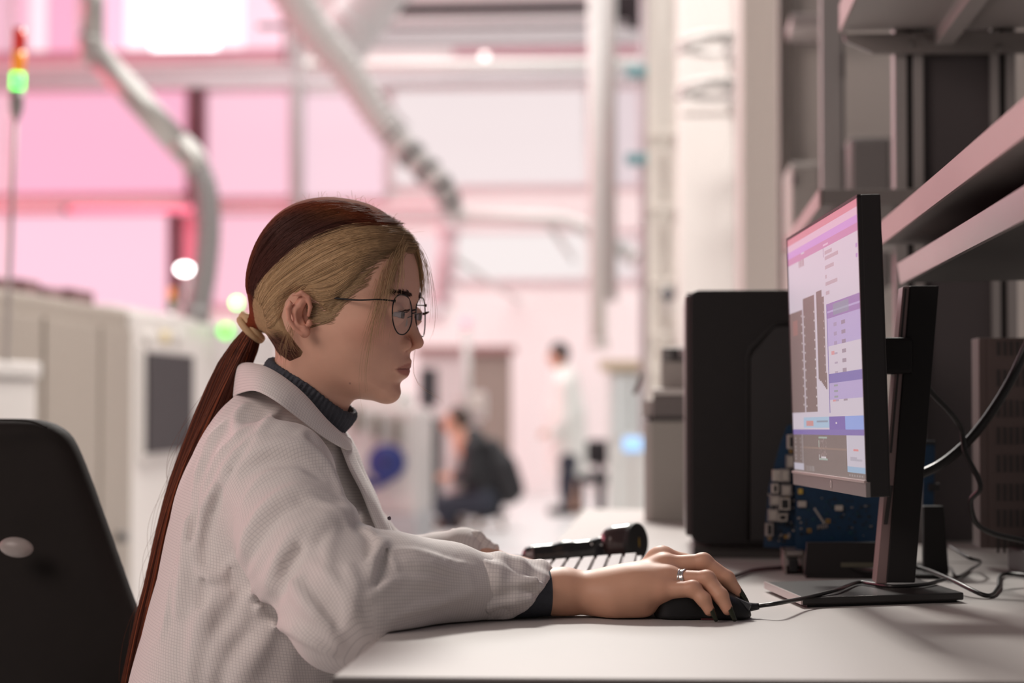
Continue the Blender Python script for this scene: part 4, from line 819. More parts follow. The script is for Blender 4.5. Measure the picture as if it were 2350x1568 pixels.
EYE = (hl(927, 721, 3.0)[0] - 1.15, 3.05, hl(927, 721, 3.0)[1])
nap, ncp = hl(768, 815); nbp, nbc = hl(655, 1010)
def head_f(A, B, C, seam=True):
    Bs = np.abs(B); d = base_f(A, B, C)
    d = smin(d, rc(A, Bs, C, (nap - 1.2, 0, ncp), (nbp, 0, nbc), 5.0, 5.5), 2.2)            # neck
    d = smin(d, ell(A, Bs, C, (7.3, 4.5, -1.6), (2.6, 1.7, 1.7)), 2.0)                       # cheekbone
    ax, az = hl(952, 683); d = smin(d, chain(A, Bs, C, [(ax - .9, .5, az), (ax - 1.2, 2.2, az + .25), (ax - 2.6, 4.0, az)], [.55, .6, .5]), .8)     # brow
    d = smax(d, -ell(A, Bs, C, (EYE[0] + 1.55, 3.0, EYE[2] + .1), (1.35, 1.75, 1.15)), .7)   # eye socket
    tip = L(961, 786); br = L(946, 712); md = L(953, 750)
    nose = chain(A, Bs, C, [(br[0] - .35, 0, br[2]), (md[0] - .55, 0, md[2]), (tip[0] - .05, 0, tip[2])], [.42, .58, .66], .3)
    nose = smin(nose, ell(A, Bs, C, (tip[0] - 1.35, 1.05, tip[2] - .28), (.85, .58, .68)), .3)
    nose = smin(nose, rc(A, Bs, C, (tip[0] - .1, 0, tip[2] - .35), (hl(941, 806)[0] - .3, 0, hl(941, 806)[1] + .2), .36, .32), .3)
    d = smin(d, nose, .6)
    d = smax(d, -ell(A, Bs, C, (tip[0] - 1.0, .62, tip[2] - .95), (.55, .26, .36)), .2)      # nostril
    d = smax(d, -rc(A, Bs, C, (tip[0] - 2.25, 1.55, tip[2] - .1), (tip[0] - 2.3, 1.5, tip[2] - .7), .16, .18), .3)
    # muzzle and lips
    ul, ll, mc_ = L(943, 829), L(934, 859), hl(906, 848, 2.3)
    d = smin(d, ell(A, Bs, C, (ul[0] - 2.6, 0, ul[2] - .6), (2.3, 2.5, 1.9)), 1.3)
    d = smin(d, chain(A, Bs, C, [(ul[0] - .38, 0, ul[2] - .05), (ul[0] - .75, .9, ul[2] - .2), (mc_[0] + .15, 2.05, mc_[1] + .1)], [.46, .42, .16]), .22)
    d = smin(d, chain(A, Bs, C, [(ll[0] - .42, 0, ll[2] + .1), (ll[0] - .72, .9, ll[2] + .18), (mc_[0] + .15, 1.95, mc_[1] - .12)], [.52, .46, .16]), .25)
    if seam: d = smax(d, -chain(A, Bs, C, SEAM, [.15, .13, .11, .09, .06, .02]), .07)
    ch = hl(899, 902); d = smin(d, ell(A, Bs, C, (ch[0] - .55, 0, ch[1]), (1.35, 1.6, 1.2)), 1.1)
    d = smax(d, -ell(A, Bs, C, (hl(921, 884)[0] + .35, 0, hl(921, 884)[1]), (.7, 1.6, .42)), .7)    # below the lip
    # eyelids: a shell over the eyeball with an almond opening
    lid = ell(A, Bs, C, EYE, (1.32, 1.34, 1.30))
    bb = (Bs - EYE[1]) / 1.45; up_ = EYE[2] + .36 * np.clip(1 - bb ** 2, 0, 1) - .02; lo_ = EYE[2] - .34 * np.clip(1 - bb ** 2, 0, 1) - .12
    opening = np.maximum(np.maximum(C - up_, lo_ - C), EYE[0] + .25 - A)
    lid = smax(lid, -opening, .10); d = smin(d, lid, .28)
    return smax(d, -np.maximum(ell(A, Bs, C, EYE, (1.24, 1.24, 1.24)), opening - .05), .05)
_ag = np.linspace(5, 13, 161, dtype=np.float32)
def surf_a(b, c, **kw):
    f = head_f(_ag[:, None], np.asarray(b, np.float32)[None], np.asarray(c, np.float32)[None], **kw); ins = f < 0
    return np.where(ins.any(0), _ag[len(_ag) - 1 - np.argmax(ins[::-1], 0)], 9.0)
_sb = np.array([0, .5, 1.0, 1.5, 2.0, 2.4]); _sc = hl(931, 846)[1] + (hl(906, 848, 2.3)[1] - hl(931, 846)[1]) * _sb / 2.3
SEAM = [(float(a), float(b), float(c)) for a, b, c in zip(surf_a(_sb, _sc, seam=False), _sb, _sc)]
lo = (-10.5, -8.6, -19.0); hi = (14.2, 8.6, 13.6)
hV, hF = nets(head_f, lo, hi, .155, True)
# -- ear (right one faces the camera; the other is mirrored)
earb = 6.9
e = lambda u, v, db=0.0: L(u, v, earb + db)
def ear_f(A, B, C):
    Bs = B
    hel = chain(A, Bs, C, [e(708, 724, .25), e(712, 704, .6), e(707, 683, .95), e(692, 672, 1.3), e(674, 682, 1.55), e(661, 708, 1.65), e(663, 733, 1.5), e(676, 754, 1.15), e(692, 766, .75)], [.20, .26, .28, .29, .29, .28, .26, .24, .26], .08)
    plate = chain(A, Bs, C, [e(694, 690, .6), e(680, 712, .75), e(686, 742, .6), e(700, 758, .35)], [.62, .62, .55, .40], .4)
    d = smin(hel, plate, .25)
    d = smin(d, chain(A, Bs, C, [e(690, 700, 1.0), e(681, 718, 1.15), e(688, 742, 1.0), e(699, 752, .75)], [.20, .24, .22, .2], .1), .18)     # antihelix
    d = smin(d, ell(A, Bs, C, (e(703, 764)[0], earb + .45, e(703, 764)[2]), (.62, .36, .62)), .35)      # lobe
    d = smin(d, ell(A, Bs, C, (e(713, 742)[0], earb + .45, e(713, 742)[2]), (.36, .38, .42)), .25)      # tragus
    d = smax(d, -ell(A, Bs, C, (e(701, 728)[0], earb + 1.15, e(701, 728)[2]), (.62, .85, .98)), .25)    # concha bowl
    d = smax(d, -ell(A, Bs, C, (e(688, 689)[0], earb + 1.55, e(688, 689)[2]), (.52, .55, .42)), .2)     # fossa
    return smin(d, rc(A, Bs, C, e(704, 702, -.5), e(704, 752, -.6), .55, .5), .5)
eV, eF = nets(ear_f, (-5.5, 5.6, -5), (3.2, 9.4, 4.2), .075)
# -- right hand and forearm, world space in metres
hd = lambda u, v, y: tuple(P(u, v, y))
WR = hd(1335, 1358, 2.200)
fingers = {  # (joints px+distance), radii
    'little': ([hd(1450, 1362, 2.180), hd(1518, 1356, 2.170), hd(1590, 1352, 2.160), hd(1615, 1376, 2.154), hd(1628, 1402, 2.151)], [.0120, .0100, .0084, .0074, .0058]),
    'ring': ([hd(1455, 1350, 2.192), hd(1536, 1330, 2.184), hd(1622, 1330, 2.172), hd(1654, 1368, 2.161), hd(1670, 1400, 2.156)], [.0125, .0108, .0090, .0080, .0060]),
    'middle': ([hd(1455, 1342, 2.204), hd(1528, 1300, 2.202), hd(1614, 1291, 2.198), hd(1668, 1328, 2.196), hd(1692, 1360, 2.196)], [.0128, .0112, .0096, .0084, .0064]),
    'index': ([hd(1455, 1345, 2.216), hd(1520, 1281, 2.220), hd(1606, 1296, 2.222), hd(1660, 1332, 2.220), hd(1684, 1362, 2.219)], [.0125, .0105, .0092, .0082, .0064]),
    'thumb': ([hd(1420, 1375, 2.222), hd(1470, 1378, 2.238), hd(1540, 1380, 2.246), hd(1590, 1392, 2.240)], [.0150, .0125, .0105, .0075])}
def hand_f(X, Y, Z):
    S_ = 1.22
    arm = None
    Ys = (Y - 2.198) / S_ + 2.198            # forearm and wrist are wider than high
    pts = [hd(1180, 1362, 2.180), hd(1290, 1360, 2.198), hd(1385, 1362, 2.198), hd(1440, 1364, 2.198)]
    arm = chain(X, Ys, Z, [(p[0], 2.198 + (p[1] - 2.198) / S_, p[2]) for p in pts], [.0255, .0232, .0208, .0205], .02)
    palm = ell(X, Y, Z, hd(1490, 1338, 2.196), (.040, .034, .0225))
    palm = smin(palm, rc(X, Y, Z, hd(1420, 1386, 2.178), hd(1472, 1386, 2.180), .0125, .0125), .022)      # heel on the little-finger side
    palm = smin(palm, rc(X, Y, Z, hd(1415, 1384, 2.214), hd(1465, 1372, 2.222), .0145, .0135), .022)
    d = smin(arm, palm, .03); fing = None
    for k, (pp, rr_) in fingers.items():
        f = chain(X, Y, Z, pp, rr_, .004); root = rc(X, Y, Z, pp[0], pp[1], rr_[0], rr_[1])
        d = smin(d, root, .012)
        # knuckle bumps
        f = smin(f, ell(X, Y, Z, pp[2], (rr_[2] * 1.0,) * 3), .004)
        fing = f if fing is None else np.minimum(fing, f)
    d = smin(d, fing, .006)
    kn = fingers['middle'][0][1]
    for k in ('middle', 'ring', 'index'):
        q = fingers[k][0][1]; d = smin(d, ell(X, Y, Z, (q[0] - .003, q[1], q[2] + .0015), (.012, .0075, .0075)), .012)
    return smax(d, DZ + .0008 - Z, .004)
lo = np.array([P(1170, 1300, 2.2).x, 2.130, DZ - .003]); hi = np.array([P(1705, 1300, 2.2).x, 2.262, DZ + .085])
rV, rF = nets(hand_f, lo, hi, .00125)
# -- left hand, mostly hidden behind the sleeve: relaxed on the keyboard
LH = lambda u, v, y: tuple(P(u, v, y))
lpts = {'w': LH(1090, 1290, 2.52)}
def lhand_f(X, Y, Z):
    d = rc(X, Y, Z, LH(1060, 1285, 2.53), LH(1110, 1290, 2.52), .024, .022)
    d = smin(d, ell(X, Y, Z, LH(1165, 1300, 2.51), (.036, .034, .014)), .02)
    for k, (yy, du) in enumerate(((2.472, -12), (2.493, 6), (2.514, 10), (2.535, -4))):
        d = smin(d, chain(X, Y, Z, [LH(1185, 1300, yy), LH(1215 + du, 1303, yy), LH(1238 + du, 1316, yy), LH(1246 + du, 1332, yy)], [.0085, .0075, .0068, .006], .003), .006)
    d = smin(d, chain(X, Y, Z, [LH(1140, 1305, 2.475), LH(1180, 1318, 2.46), LH(1212, 1326, 2.462)], [.0105, .009, .007], .004), .01)
    return d
lo = np.array([P(1030, 1300, 2.5).x, 2.42, DZ]); hi = np.array([P(1275, 1300, 2.5).x, 2.58, DZ + .12])
lV, lF = nets(lhand_f, lo, hi, .0022)
# -- one body mesh with per-point skin tones (lips, blush, dark brow roots)
skin = np.array(srgb(220, 173, 150))
def tint(V):
    c = np.tile(skin, (len(V), 1)); return c
hc = tint(hV); A, B, C = hV[:, 0], np.abs(hV[:, 1]), hV[:, 2]
def blend(c, col, w): w = np.clip(w, 0, 1)[:, None]; return c * (1 - w) + np.array(col) * w
ms = hl(931, 845); mcx = hl(906, 848, 2.3)
lipz = ms[1] + (mcx[1] - ms[1]) * np.clip(B / 2.3, 0, 1)
wl = (A > mcx[0] - .1) * sstep(2.4 - B, 0, .5)
hlp = np.clip(1 - (B / 2.45) ** 2, 0, 1)
upw = sstep(C, lipz + .62 * hlp + .10, lipz + .62 * hlp - .12) * sstep(C, lipz - .2, lipz - .02); low = sstep(C, lipz - .92 * hlp - .12, lipz - .92 * hlp + .14) * sstep(C, lipz + .1, lipz)
hc = blend(hc, srgb(168, 100, 92), np.maximum(upw * .65, low * .8) * wl)
hc = blend(hc, srgb(96, 50, 46), .8 * np.exp(-((C - np.interp(B, _sb, _sc)) / .07) ** 2) * wl)
hc = blend(hc, srgb(196, 132, 112), .55 * np.exp(-(((A - 7.6) / 2.6) ** 2 + ((B - 5) / 2.2) ** 2 + ((C + 2.4) / 1.9) ** 2)))
tp = L(961, 786); hc = blend(hc, srgb(206, 140, 118), .5 * np.exp(-(((A - tp[0]) / 1.2) ** 2 + ((C - tp[2]) / .9) ** 2)))
bz = hl(930, 680, 2.5)[1]; hc = blend(hc, srgb(120, 86, 72), .55 * np.exp(-((C - bz - .15 - .1 * np.sin(B)) / .22) ** 2) * sstep(B, .8, 1.4) * sstep(4.8 - B, 0, .8) * (A > 6))
mp_, mq = hl(796, 880, 5.0); hc = blend(hc, srgb(110, 66, 56), .8 * np.exp(-(((A - mp_) / .09) ** 2 + ((C - mq) / .09) ** 2)))
ec = blend(tint(eV), srgb(196, 126, 106), np.full(len(eV), .5))
rc_ = np.tile(np.array(srgb(212, 163, 136)), (len(rV), 1))
for k in ('little', 'ring', 'middle', 'index'):
    pp = fingers[k][0]
    for q, s in ((pp[1], .010), (pp[2], .007), (pp[3], .005), (pp[4], .006)): rc_ = blend(rc_, srgb(205, 132, 110), .5 * np.exp(-(((rV - np.array(q)) ** 2).sum(1)) / s ** 2))
hWv = hw_np(hV); eW = hw_np(eV); eW2 = hw_np(eV * np.array([1, -1, 1]))
parts = [(hWv, hF, hc), (eW, eF, ec), (eW2, eF[:, ::-1], ec), (rV, rF, rc_), (lV, lF, tint(lV))]
# torso under the clothes keeps head and arms one figure
def torso_f(X, Y, Z):
    d = rc(X, Y, Z, tuple(P(640, 1060, 2.35)), tuple(P(570, 1480, 2.35)), .065, .10); d = smin(d, rc(X, Y, Z, tuple(P(640, 1075, 2.20)), tuple(P(640, 1075, 2.49)), .045, .045), .05)
    return smin(d, rc(X, Y, Z, tuple(P(640, 1080, 2.19)), tuple(P(810, 1390, 2.07)), .036, .03), .03)
tV, tF = nets(torso_f, (-.60, 1.95, .60), (-.18, 2.62, 1.02), .012); parts.append((tV, tF, tint(tV)))
parts.append(nets(lambda X, Y, Z: chain(X, Y, Z, [tuple(P(810, 1390, 2.07)), tuple(P(900, 1355, 2.105)), tuple(P(1010, 1350, 2.145)), tuple(P(1200, 1362, 2.185))], [.030, .027, .023, .022], .01), (-.40, 2.0, .70), (-.10, 2.26, .84), .008) + (None,))
vv, ff, ccs, off = [], [], [], 0
for (V, F, c) in parts:
    vv.append(V); ff.append(F + off); ccs.append(tint(V) if c is None else c); off += len(V)
skinM = mat('skin', (.7, .45, .36), .50, var=.05, scale=60, bump=.05, bscale=900, attr='col', spec=.35, sss=.12)
body = fastmesh('body', np.vstack(vv), np.vstack(ff), skinM, woman, True, np.vstack(ccs))
# -- eyes
for s in (1, -1):
    c = hw(EYE[0], s * EYE[1], EYE[2]); g = (fa * .97 + uc * -.12 + lb * (.05)).normalized()
    M = Matrix.Translation(c) @ g.to_track_quat('Z', 'Y').to_matrix().to_4x4()
    prof = [(.0118 * math.sin(t), -.0118 * math.cos(t)) for t in np.linspace(.02, math.pi - .46, 16)]
    ey = lathe('eye', prof, mat('eye_white', (.42, .38, .37), .2, coat=.3), body, 24, M=M)
    zf = prof[-1][1]
    lathe('iris', [(.0001, zf - .0002), (.0025, zf - .0002), (.0054, zf - .0002), (.0053, zf + .0004), (.0026, zf + .0007), (.0001, zf + .0007)], mat('iris_hazel', (.11, .085, .05), .25), ey, 20, M=M)
    lathe('pupil', [(.0001, zf + .0006), (.0022, zf + .0006), (.0022, zf + .0010), (.0001, zf + .0011)], mat('pupil', (.005, .005, .005), .1), ey, 16, M=M)
# -- nails
nailM = mat('nail_olive', (.022, .026, .012), .25, var=.1)
for k, (ln, up3) in {'little': (.020, (.75, -.45, .45)), 'ring': (.021, (.75, -.45, .45)), 'middle': (.022, (.78, -.35, .5)), 'index': (.020, (.72, .0, .7))}.items():
    pp, rr_ = fingers[k]; tipv = Vector(pp[4]); ax = (tipv - Vector(pp[3])).normalized(); nrm = Vector(up3); nrm = (nrm - ax * nrm.dot(ax)).normalized(); sd = ax.cross(nrm)
    V, F = [], []
    nu, nvv = 8, 8
    for i in range(nu):
        s = i / (nu - 1); w = rr_[4] * (.92 if s < .55 else .92 * math.sqrt(max(0, 1 - ((s - .55) / .47) ** 2)))
        for j in range(nvv):
            q = -1 + 2 * j / (nvv - 1); ang = q * 1.05
            V.append(tipv + ax * (-.006 + ln * s) + sd * (w * math.sin(ang)) + nrm * (rr_[4] * 1.04 * math.cos(ang) - .0022 * s * s))
    for i in range(nu - 1):
        for j in range(nvv - 1): F.append((i * nvv + j, i * nvv + j + 1, (i + 1) * nvv + j + 1, (i + 1) * nvv + j))
    o = meshobj('fingernail', V, F, nailM, body, True); sm_ = o.modifiers.new('thick', 'SOLIDIFY'); sm_.thickness = .0009
# ================================================================== hair
hair_px = [(915, 508), (944, 536), (954, 562), (938, 577), (905, 574), (880, 586), (862, 612), (846, 636), (822, 660), (792, 678), (784, 702), (764, 728), (744, 716), (731, 700), (722, 690), (706, 674), (682, 668), (662, 694), (652, 722), (658, 752), (684, 784), (702, 806), (690, 828), (652, 842), (616, 814), (598, 762), (570, 720), (550, 660), (556, 600), (590, 520), (640, 465), (700, 430), (760, 420), (830, 436), (880, 470)]
def hair_reg(A, C):
    """signed distance (cm, negative inside) to the hair outline, traced on the near side of the head."""
    return poly_sdf(A, C, hairpoly)
bh = 5.0
hairpoly = []
for (u, v) in hair_px:      # the outline sits on the curved side, so its plane varies along it
    b = 6.3 if 640 < u < 800 and v > 640 else (4.5 if u > 840 and 560 < v < 680 else 0.0 if v < 560 or u < 600 else 5.5)
    hairpoly.append(hl(u, v, b))
def hair_T(A, C):
    d = hair_reg(A, C); up = sstep(C, -1, 9)
    return -.25 + (.36 + .26 * sstep(C, -4, -1) + .22 * up) * sstep(-d, -.1, 1.0)
def hair_f(A, B, C):
    A2, C2 = A[:, 0, :], C[0]; T = hair_T(*np.broadcast_arrays(A2, C2))[:, None, :]
    d = skull_neck(A, B, C) - T
    t = L(578, 742); d = smin(d, rc(A, B, C, (t[0] + 3.0, 0, t[2] + 1.6), (t[0] + .2, 0, t[2] + .1), 2.4, 1.0), 2.0)
    return d
cV, cF = nets(hair_f, (-11.5, -8.8, -7.5), (13, 8.8, 14.5), .2, True)
DARK, MID, BLON = np.array(srgb(70, 38, 31)), np.array(srgb(126, 66, 42)), np.array(srgb(180, 150, 114))
border = np.array(pl([(915, 500), (870, 517), (814, 524), (759, 549), (722, 568), (685, 598), (648, 627), (611, 662), (585, 700), (574, 735), (566, 760)], 4.0))
def is_blond(A, C):
    """positive below the dividing line between the dark top layer and the blond side."""
    o = np.argsort(border[:, 0]); return np.interp(A, border[o, 0], border[o, 1]) - C
def hair_color(A, C, rnd):
    s = sstep(is_blond(A, C) + rnd * .35, -.12, .28)[:, None]
    gt = (.75 * sstep(C, 9.8, 12.4) * sstep(A, -1.5, 5))[:, None]; d = (DARK * (1 - gt) + np.array(srgb(146, 96, 58)) * gt) * (1 + .35 * rnd[:, None]); b = BLON * (1 + .28 * rnd[:, None])  # golden highlight along the crown put into the hair colour
    nape = sstep(-C, 2.0, 3.2) * sstep(-A, -.6, 1.2); b = b * (1 - nape[:, None]) + np.array(srgb(98, 66, 54)) * (1 + .3 * rnd[:, None]) * nape[:, None]
    rim = (.8 * sstep(poly_sdf(A, C, skull), -2.2, -.2))[:, None]; d = d * (1 - rim) + np.array(srgb(132, 62, 38)) * (1 + .3 * rnd[:, None]) * rim  # lit orange edge at the silhouette put into the dark hair's colour
    return np.clip(d * (1 - s) + b * s, .004, .9)
hairM = mat('hair', (.2, .1, .05), .55, var=.12, scale=300, attr='col', spec=.16)
hair = fastmesh('hair', hw_np(cV), cF, mat('hair_cap', (.2, .1, .05), .8, var=.15, scale=200, attr='col', spec=.03), woman, True, hair_color(cV[:, 0], cV[:, 2], RNG.normal(0, .25, len(cV))) * .85)
# strands combed from the hairline to the tie, laid over the cap
tie = hl(582, 742); CL = []
def comb(guides, n, T0, rad, spread, jit, b_scale=1.0, wob=.04):
    """interpolate between neighbouring 2-D guide lines, lift onto the head's side."""
    G = np.array([spline(pl(g, 4.0), 14) for g in guides]); m = len(G); P3 = []; CL.clear()
    for i in range(n):
        f = RNG.random() * (m - 1); k = int(f); w = f - k; g = G[k] * (1 - w) + G[k + 1] * w
        s0 = RNG.uniform(0, spread); s1 = RNG.uniform(.93, 1.0); s = np.linspace(s0, s1, 14) * 13
        a = np.interp(s, np.arange(14), g[:, 0]); c = np.interp(s, np.arange(14), g[:, 1])
        ph = RNG.uniform(0, 6.28); a = a + wob * np.sin(s * .6 + ph) + RNG.normal(0, jit); c = c + wob * np.cos(s * .5 + ph) + RNG.normal(0, jit)
        P3.append((a, c, RNG.normal(0, .05) + T0)); CL.append(.55 * math.sin(f * 23.0) + .45 * math.sin(f * 61 + 2))
    A = np.array([p[0] for p in P3]); C = np.array([p[1] for p in P3]); T = np.array([p[2] for p in P3])[:, None]
    b = side_b2(A.ravel(), C.ravel(), (hair_T(A.ravel(), C.ravel()) + np.repeat(T, 14, 1).ravel())).reshape(A.shape)
    tw = sstep(np.hypot(A - tie[0], C - tie[1]), 0.3, 4.2); bt = 1.1 * (1 - tw) + b * tw; b = np.maximum(bt, np.minimum(1.2 + .5 * np.hypot(A - tie[0], C - tie[1]), b))
    return A, b, C
GB = [[(900, 512), (830, 520), (750, 552), (680, 602), (620, 660), (590, 722)],
      [(925, 535), (860, 538), (770, 572), (690, 622), (630, 676), (592, 732)],
      [(938, 556), (870, 562), (790, 600), (700, 650), (640, 696), (596, 740)],
      [(925, 574), (860, 596), (790, 640), (712, 670), (650, 712), (600, 748)],
      [(870, 596), (830, 640), (780, 672), (706, 672), (655, 730), (604, 752)],
      [(828, 660), (788, 690), (750, 694), (690, 674), (650, 740), (606, 756)]]
GD = [[(905, 508), (830, 516), (752, 546), (682, 596), (622, 652), (588, 716)],
      [(880, 494), (800, 500), (722, 538), (652, 596), (606, 652), (582, 714)],
      [(850, 478), (770, 480), (690, 522), (628, 584), (590, 650), (578, 716)],
      [(820, 468), (740, 466), (664, 504), (606, 570), (578, 642), (574, 716)],
      [(780, 460), (700, 468), (636, 508), (588, 578), (568, 650), (572, 716)],
      [(720, 462), (660, 486), (612, 530), (578, 596), (566, 660), (572, 720)]]
GN = [[(662, 760), (640, 760), (622, 758), (606, 752)], [(662, 800), (640, 788), (622, 772), (606, 758)], [(648, 834), (632, 808), (618, 786), (604, 762)], [(688, 820), (655, 806), (628, 786), (606, 764)], [(700, 804), (668, 796), (634, 780), (606, 762)]]
PV, PF, PC, po = [], [], [], 0
def add_strands(A, b, C, side, rad, colfun):
    global po
    n, m = A.shape; pts = hw_np(np.stack([A, side * b, C], -1).reshape(-1, 3)).reshape(n, m, 3)
    prof = np.interp(np.linspace(0, 1, m), [0, .15, .8, 1], [.35, 1, 1, .5])[None]; rr_ = rad * prof * RNG.uniform(.7, 1.25, (n, 1))
    V, F = strands_geo(pts, rr_); rnd = RNG.normal(0, .40, n) + (.55 * np.array(CL) if len(CL) == n else 0); cc = colfun(A, C, rnd)
    PV.append(V); PF.append(F + po); PC.append(np.repeat(cc.reshape(-1, 3), 3, 0)); po += len(V)
def cf(A, C, rnd): return hair_color(A.ravel(), C.ravel(), np.repeat(rnd[:, None], A.shape[1], 1).ravel()).reshape(*A.shape, 3)
for side, mult in ((1, 1.0), (-1, .45)):
    add_strands(*comb(GB, int(3000 * mult), .02, .0003, .45, .06), side, .00038, cf)
    add_strands(*comb(GD, int(3600 * mult), .02, .0003, .5, .08), side, .00038, cf)
    add_strands(*comb(GB[:4], int(900 * mult), .03, .0003, .10, .08), side, .00036, cf); add_strands(*comb(GD, int(1200 * mult), .03, .0003, .10, .10), side, .00036, cf)
    add_strands(*comb(GN, int(500 * mult), .02, .0003, .5, .08), side, .0004, cf)
# ponytail: a bundle that hangs from the tie down the middle of the back
pt_px = [(582, 748, 0), (560, 790, 0), (532, 850, 0), (503, 920, 0), (474, 990, 0), (446, 1060, 0), (422, 1130, 0), (402, 1200, 0), (384, 1270, 0), (366, 1340, 0), (345, 1410, 0), (325, 1490, 0), (306, 1570, 0), (292, 1660, 0)]
spine = spline([P(u, v, 2.375) for u, v, _ in pt_px], 60)
pw = np.interp(np.linspace(0, 1, 60), [0, .05, .12, .22, .4, .6, .8, 1], [.010, .017, .0235, .0255, .0235, .020, .016, .012])      # half width in the profile plane
py = np.interp(np.linspace(0, 1, 60), [0, .1, .3, 1], [.010, .022, .030, .032])                                                   # half width across the back
V, F = [], []
for i in range(60):
    for k in range(16):
        a = 2 * math.pi * k / 16; V.append(spine[i] + np.array([math.cos(a) * pw[i] * .93, math.sin(a) * py[i] * .93, math.cos(a) * pw[i] * .28]))
F = [(i * 16 + k, i * 16 + (k + 1) % 16, (i + 1) * 16 + (k + 1) % 16, (i + 1) * 16 + k) for i in range(59) for k in range(16)]
meshobj('ponytail', V, F, mat('hair_core', (.065, .022, .015), .5), hair, True)
n, m = 2400, 16
si = np.linspace(0, 59, m); th = RNG.uniform(0, 2 * math.pi, n); rr0 = np.sqrt(RNG.uniform(.45, 1.05, n)); end = RNG.uniform(.72, 1.0, n)
ss = np.clip(si[None] * end[:, None], 0, 59)
ix = lambda arr: np.interp(ss.ravel(), np.arange(60), arr).reshape(n, m)
sxv, syv, szv = ix(spine[:, 0]), ix(spine[:, 1]), ix(spine[:, 2]); wv, yv_ = ix(pw), ix(py); tw = th[:, None] + .25 * np.sin(ss / 9 + th[:, None] * 3)
pts = np.stack([sxv + np.cos(tw) * wv * rr0[:, None], syv + np.sin(tw) * yv_ * rr0[:, None], szv + np.cos(tw) * wv * .28 * rr0[:, None]], -1)
Vp, Fp = strands_geo(pts, np.full((n, m), .00042)); rnd = RNG.normal(0, .35, n)[:, None]
pc = np.clip(np.where(RNG.random(n)[:, None] < .22, MID * 1.35, np.array(srgb(92, 50, 38))) * (1 + rnd * .6), .004, .8)
pc = np.repeat(np.repeat(pc[:, None], m, 1).reshape(-1, 3), 3, 0)
tag(fastmesh('ponytail_strands', Vp, Fp, hairM, hair, True, pc), kind='stuff')
# loose strands: fringe beside the face, flyaways on top and along the back
LA_, LB_, LC_ = [], [], []
def loose(px, b, n, jit, T=0.0):
    for _ in range(n):
        ox, oy, gx = RNG.normal(0, jit), RNG.normal(0, jit * .7), RNG.normal(0, jit * 1.3); fr = RNG.uniform(.6, 1.0)
        q = spline([(*hl(u + ox * (.5 + .5 * i / len(px)) + gx * (i / len(px)) ** 2 + RNG.normal(0, jit * .12), v + oy, bb), bb) for i, ((u, v), bb) in enumerate(zip(px, b))], 26)
        q = np.array([np.interp(np.linspace(0, fr * 25, 14), np.arange(26), q[:, j]) for j in range(3)]).T
        LA_.append(q[:, 0]); LC_.append(q[:, 1]); LB_.append(q[:, 2] + RNG.normal(0, .25) + .1 * ox / max(jit, 1))
loose([(935, 545), (962, 572), (980, 620), (986, 690), (984, 740)], [-.5, -.8, -1.6, -2.4, -2.6], 18, 5)
loose([(930, 542), (950, 562), (962, 605), (966, 655), (965, 700)], [-.6, -1.4, -2.4, -3.0, -3.2], 190, 5)
loose([(930, 545), (968, 580), (992, 650), (1000, 740), (985, 800)], [-.5, -1.0, -2.0, -2.8, -3.0], 3, 4)
loose([(930, 565), (908, 590), (890, 640), (878, 690), (862, 740), (850, 800)], [2.4, 3.9, 5.4, 6.4, 6.9, 7.0], 70, 13)
loose([(900, 580), (880, 610), (868, 660), (856, 720), (842, 800), (836, 880), (856, 985)], [4.2, 5.2, 6.2, 6.9, 6.9, 6.4, 6.2], 14, 9)
loose([(925, 562), (912, 590), (905, 640), (892, 685)], [2.0, 3.4, 4.6, 5.6], 90, 14)
loose([(668, 740), (655, 775), (645, 805), (640, 845)], [6.6, 6.6, 6.5, 6.3], 16, 9)
loose([(672, 752), (668, 780), (672, 800), (684, 818)], [6.7, 6.6, 6.5, 6.4], 14, 8)
CL.clear()
hx = spline([(940, 566), (905, 573), (878, 588), (860, 614), (844, 638), (820, 661), (794, 680), (783, 704), (766, 726), (748, 718), (732, 702)], 60); AA, CC_ = [], []
for _ in range(620):
    k = RNG.uniform(0, 59); u = np.interp(k, np.arange(60), hx[:, 0]) + RNG.normal(3, 5); v = np.interp(k, np.arange(60), hx[:, 1]) + RNG.normal(3, 5)
    ln_ = RNG.uniform(25, 70); dr = np.array([-1, np.interp(k, [0, 20, 40, 59], [.15, .7, .55, -.1]) + RNG.normal(0, .12)]); dr /= np.linalg.norm(dr)
    q = np.array([hl(u + dr[0] * ln_ * s, v + dr[1] * ln_ * s - 6 * s * s, np.interp(k, [0, 10, 25, 59], [1, 4, 6, 6.9])) for s in np.linspace(0, 1, 14)]); AA.append(q[:, 0]); CC_.append(q[:, 1])
AA, CC_ = np.array(AA), np.array(CC_); bbh = side_b2(AA.ravel(), CC_.ravel(), np.maximum(hair_T(AA.ravel(), CC_.ravel()), .0) + .03).reshape(AA.shape)
add_strands(AA, bbh, CC_, 1, .00026, lambda A, C, r: np.clip(np.tile((BLON * .72)[None, None], (*A.shape, 1)) * (1 + .5 * r[:, None, None]), .02, .8)); add_strands(AA[:200], bbh[:200], CC_[:200], -1, .00026, lambda A, C, r: np.tile((BLON * .7)[None, None], (*A.shape, 1)))
loose([(930, 560), (960, 700), (940, 860), (1000, 920), (1030, 960)], [-1, -3, -3.5, -4, -4], 2, 6)
for _ in range(60):
    u0 = RNG.uniform(660, 930); v0 = np.interp(u0, [660, 750, 830, 900, 930], [480, 455, 468, 512, 540]) + 8; h = RNG.uniform(6, 34); du = RNG.normal(10, 26)
    loose([(u0, v0), (u0 + du * .4, v0 - h * .8), (u0 + du, v0 - h)], [0, RNG.normal(0, .5), RNG.normal(0, .8)], 1, 4)
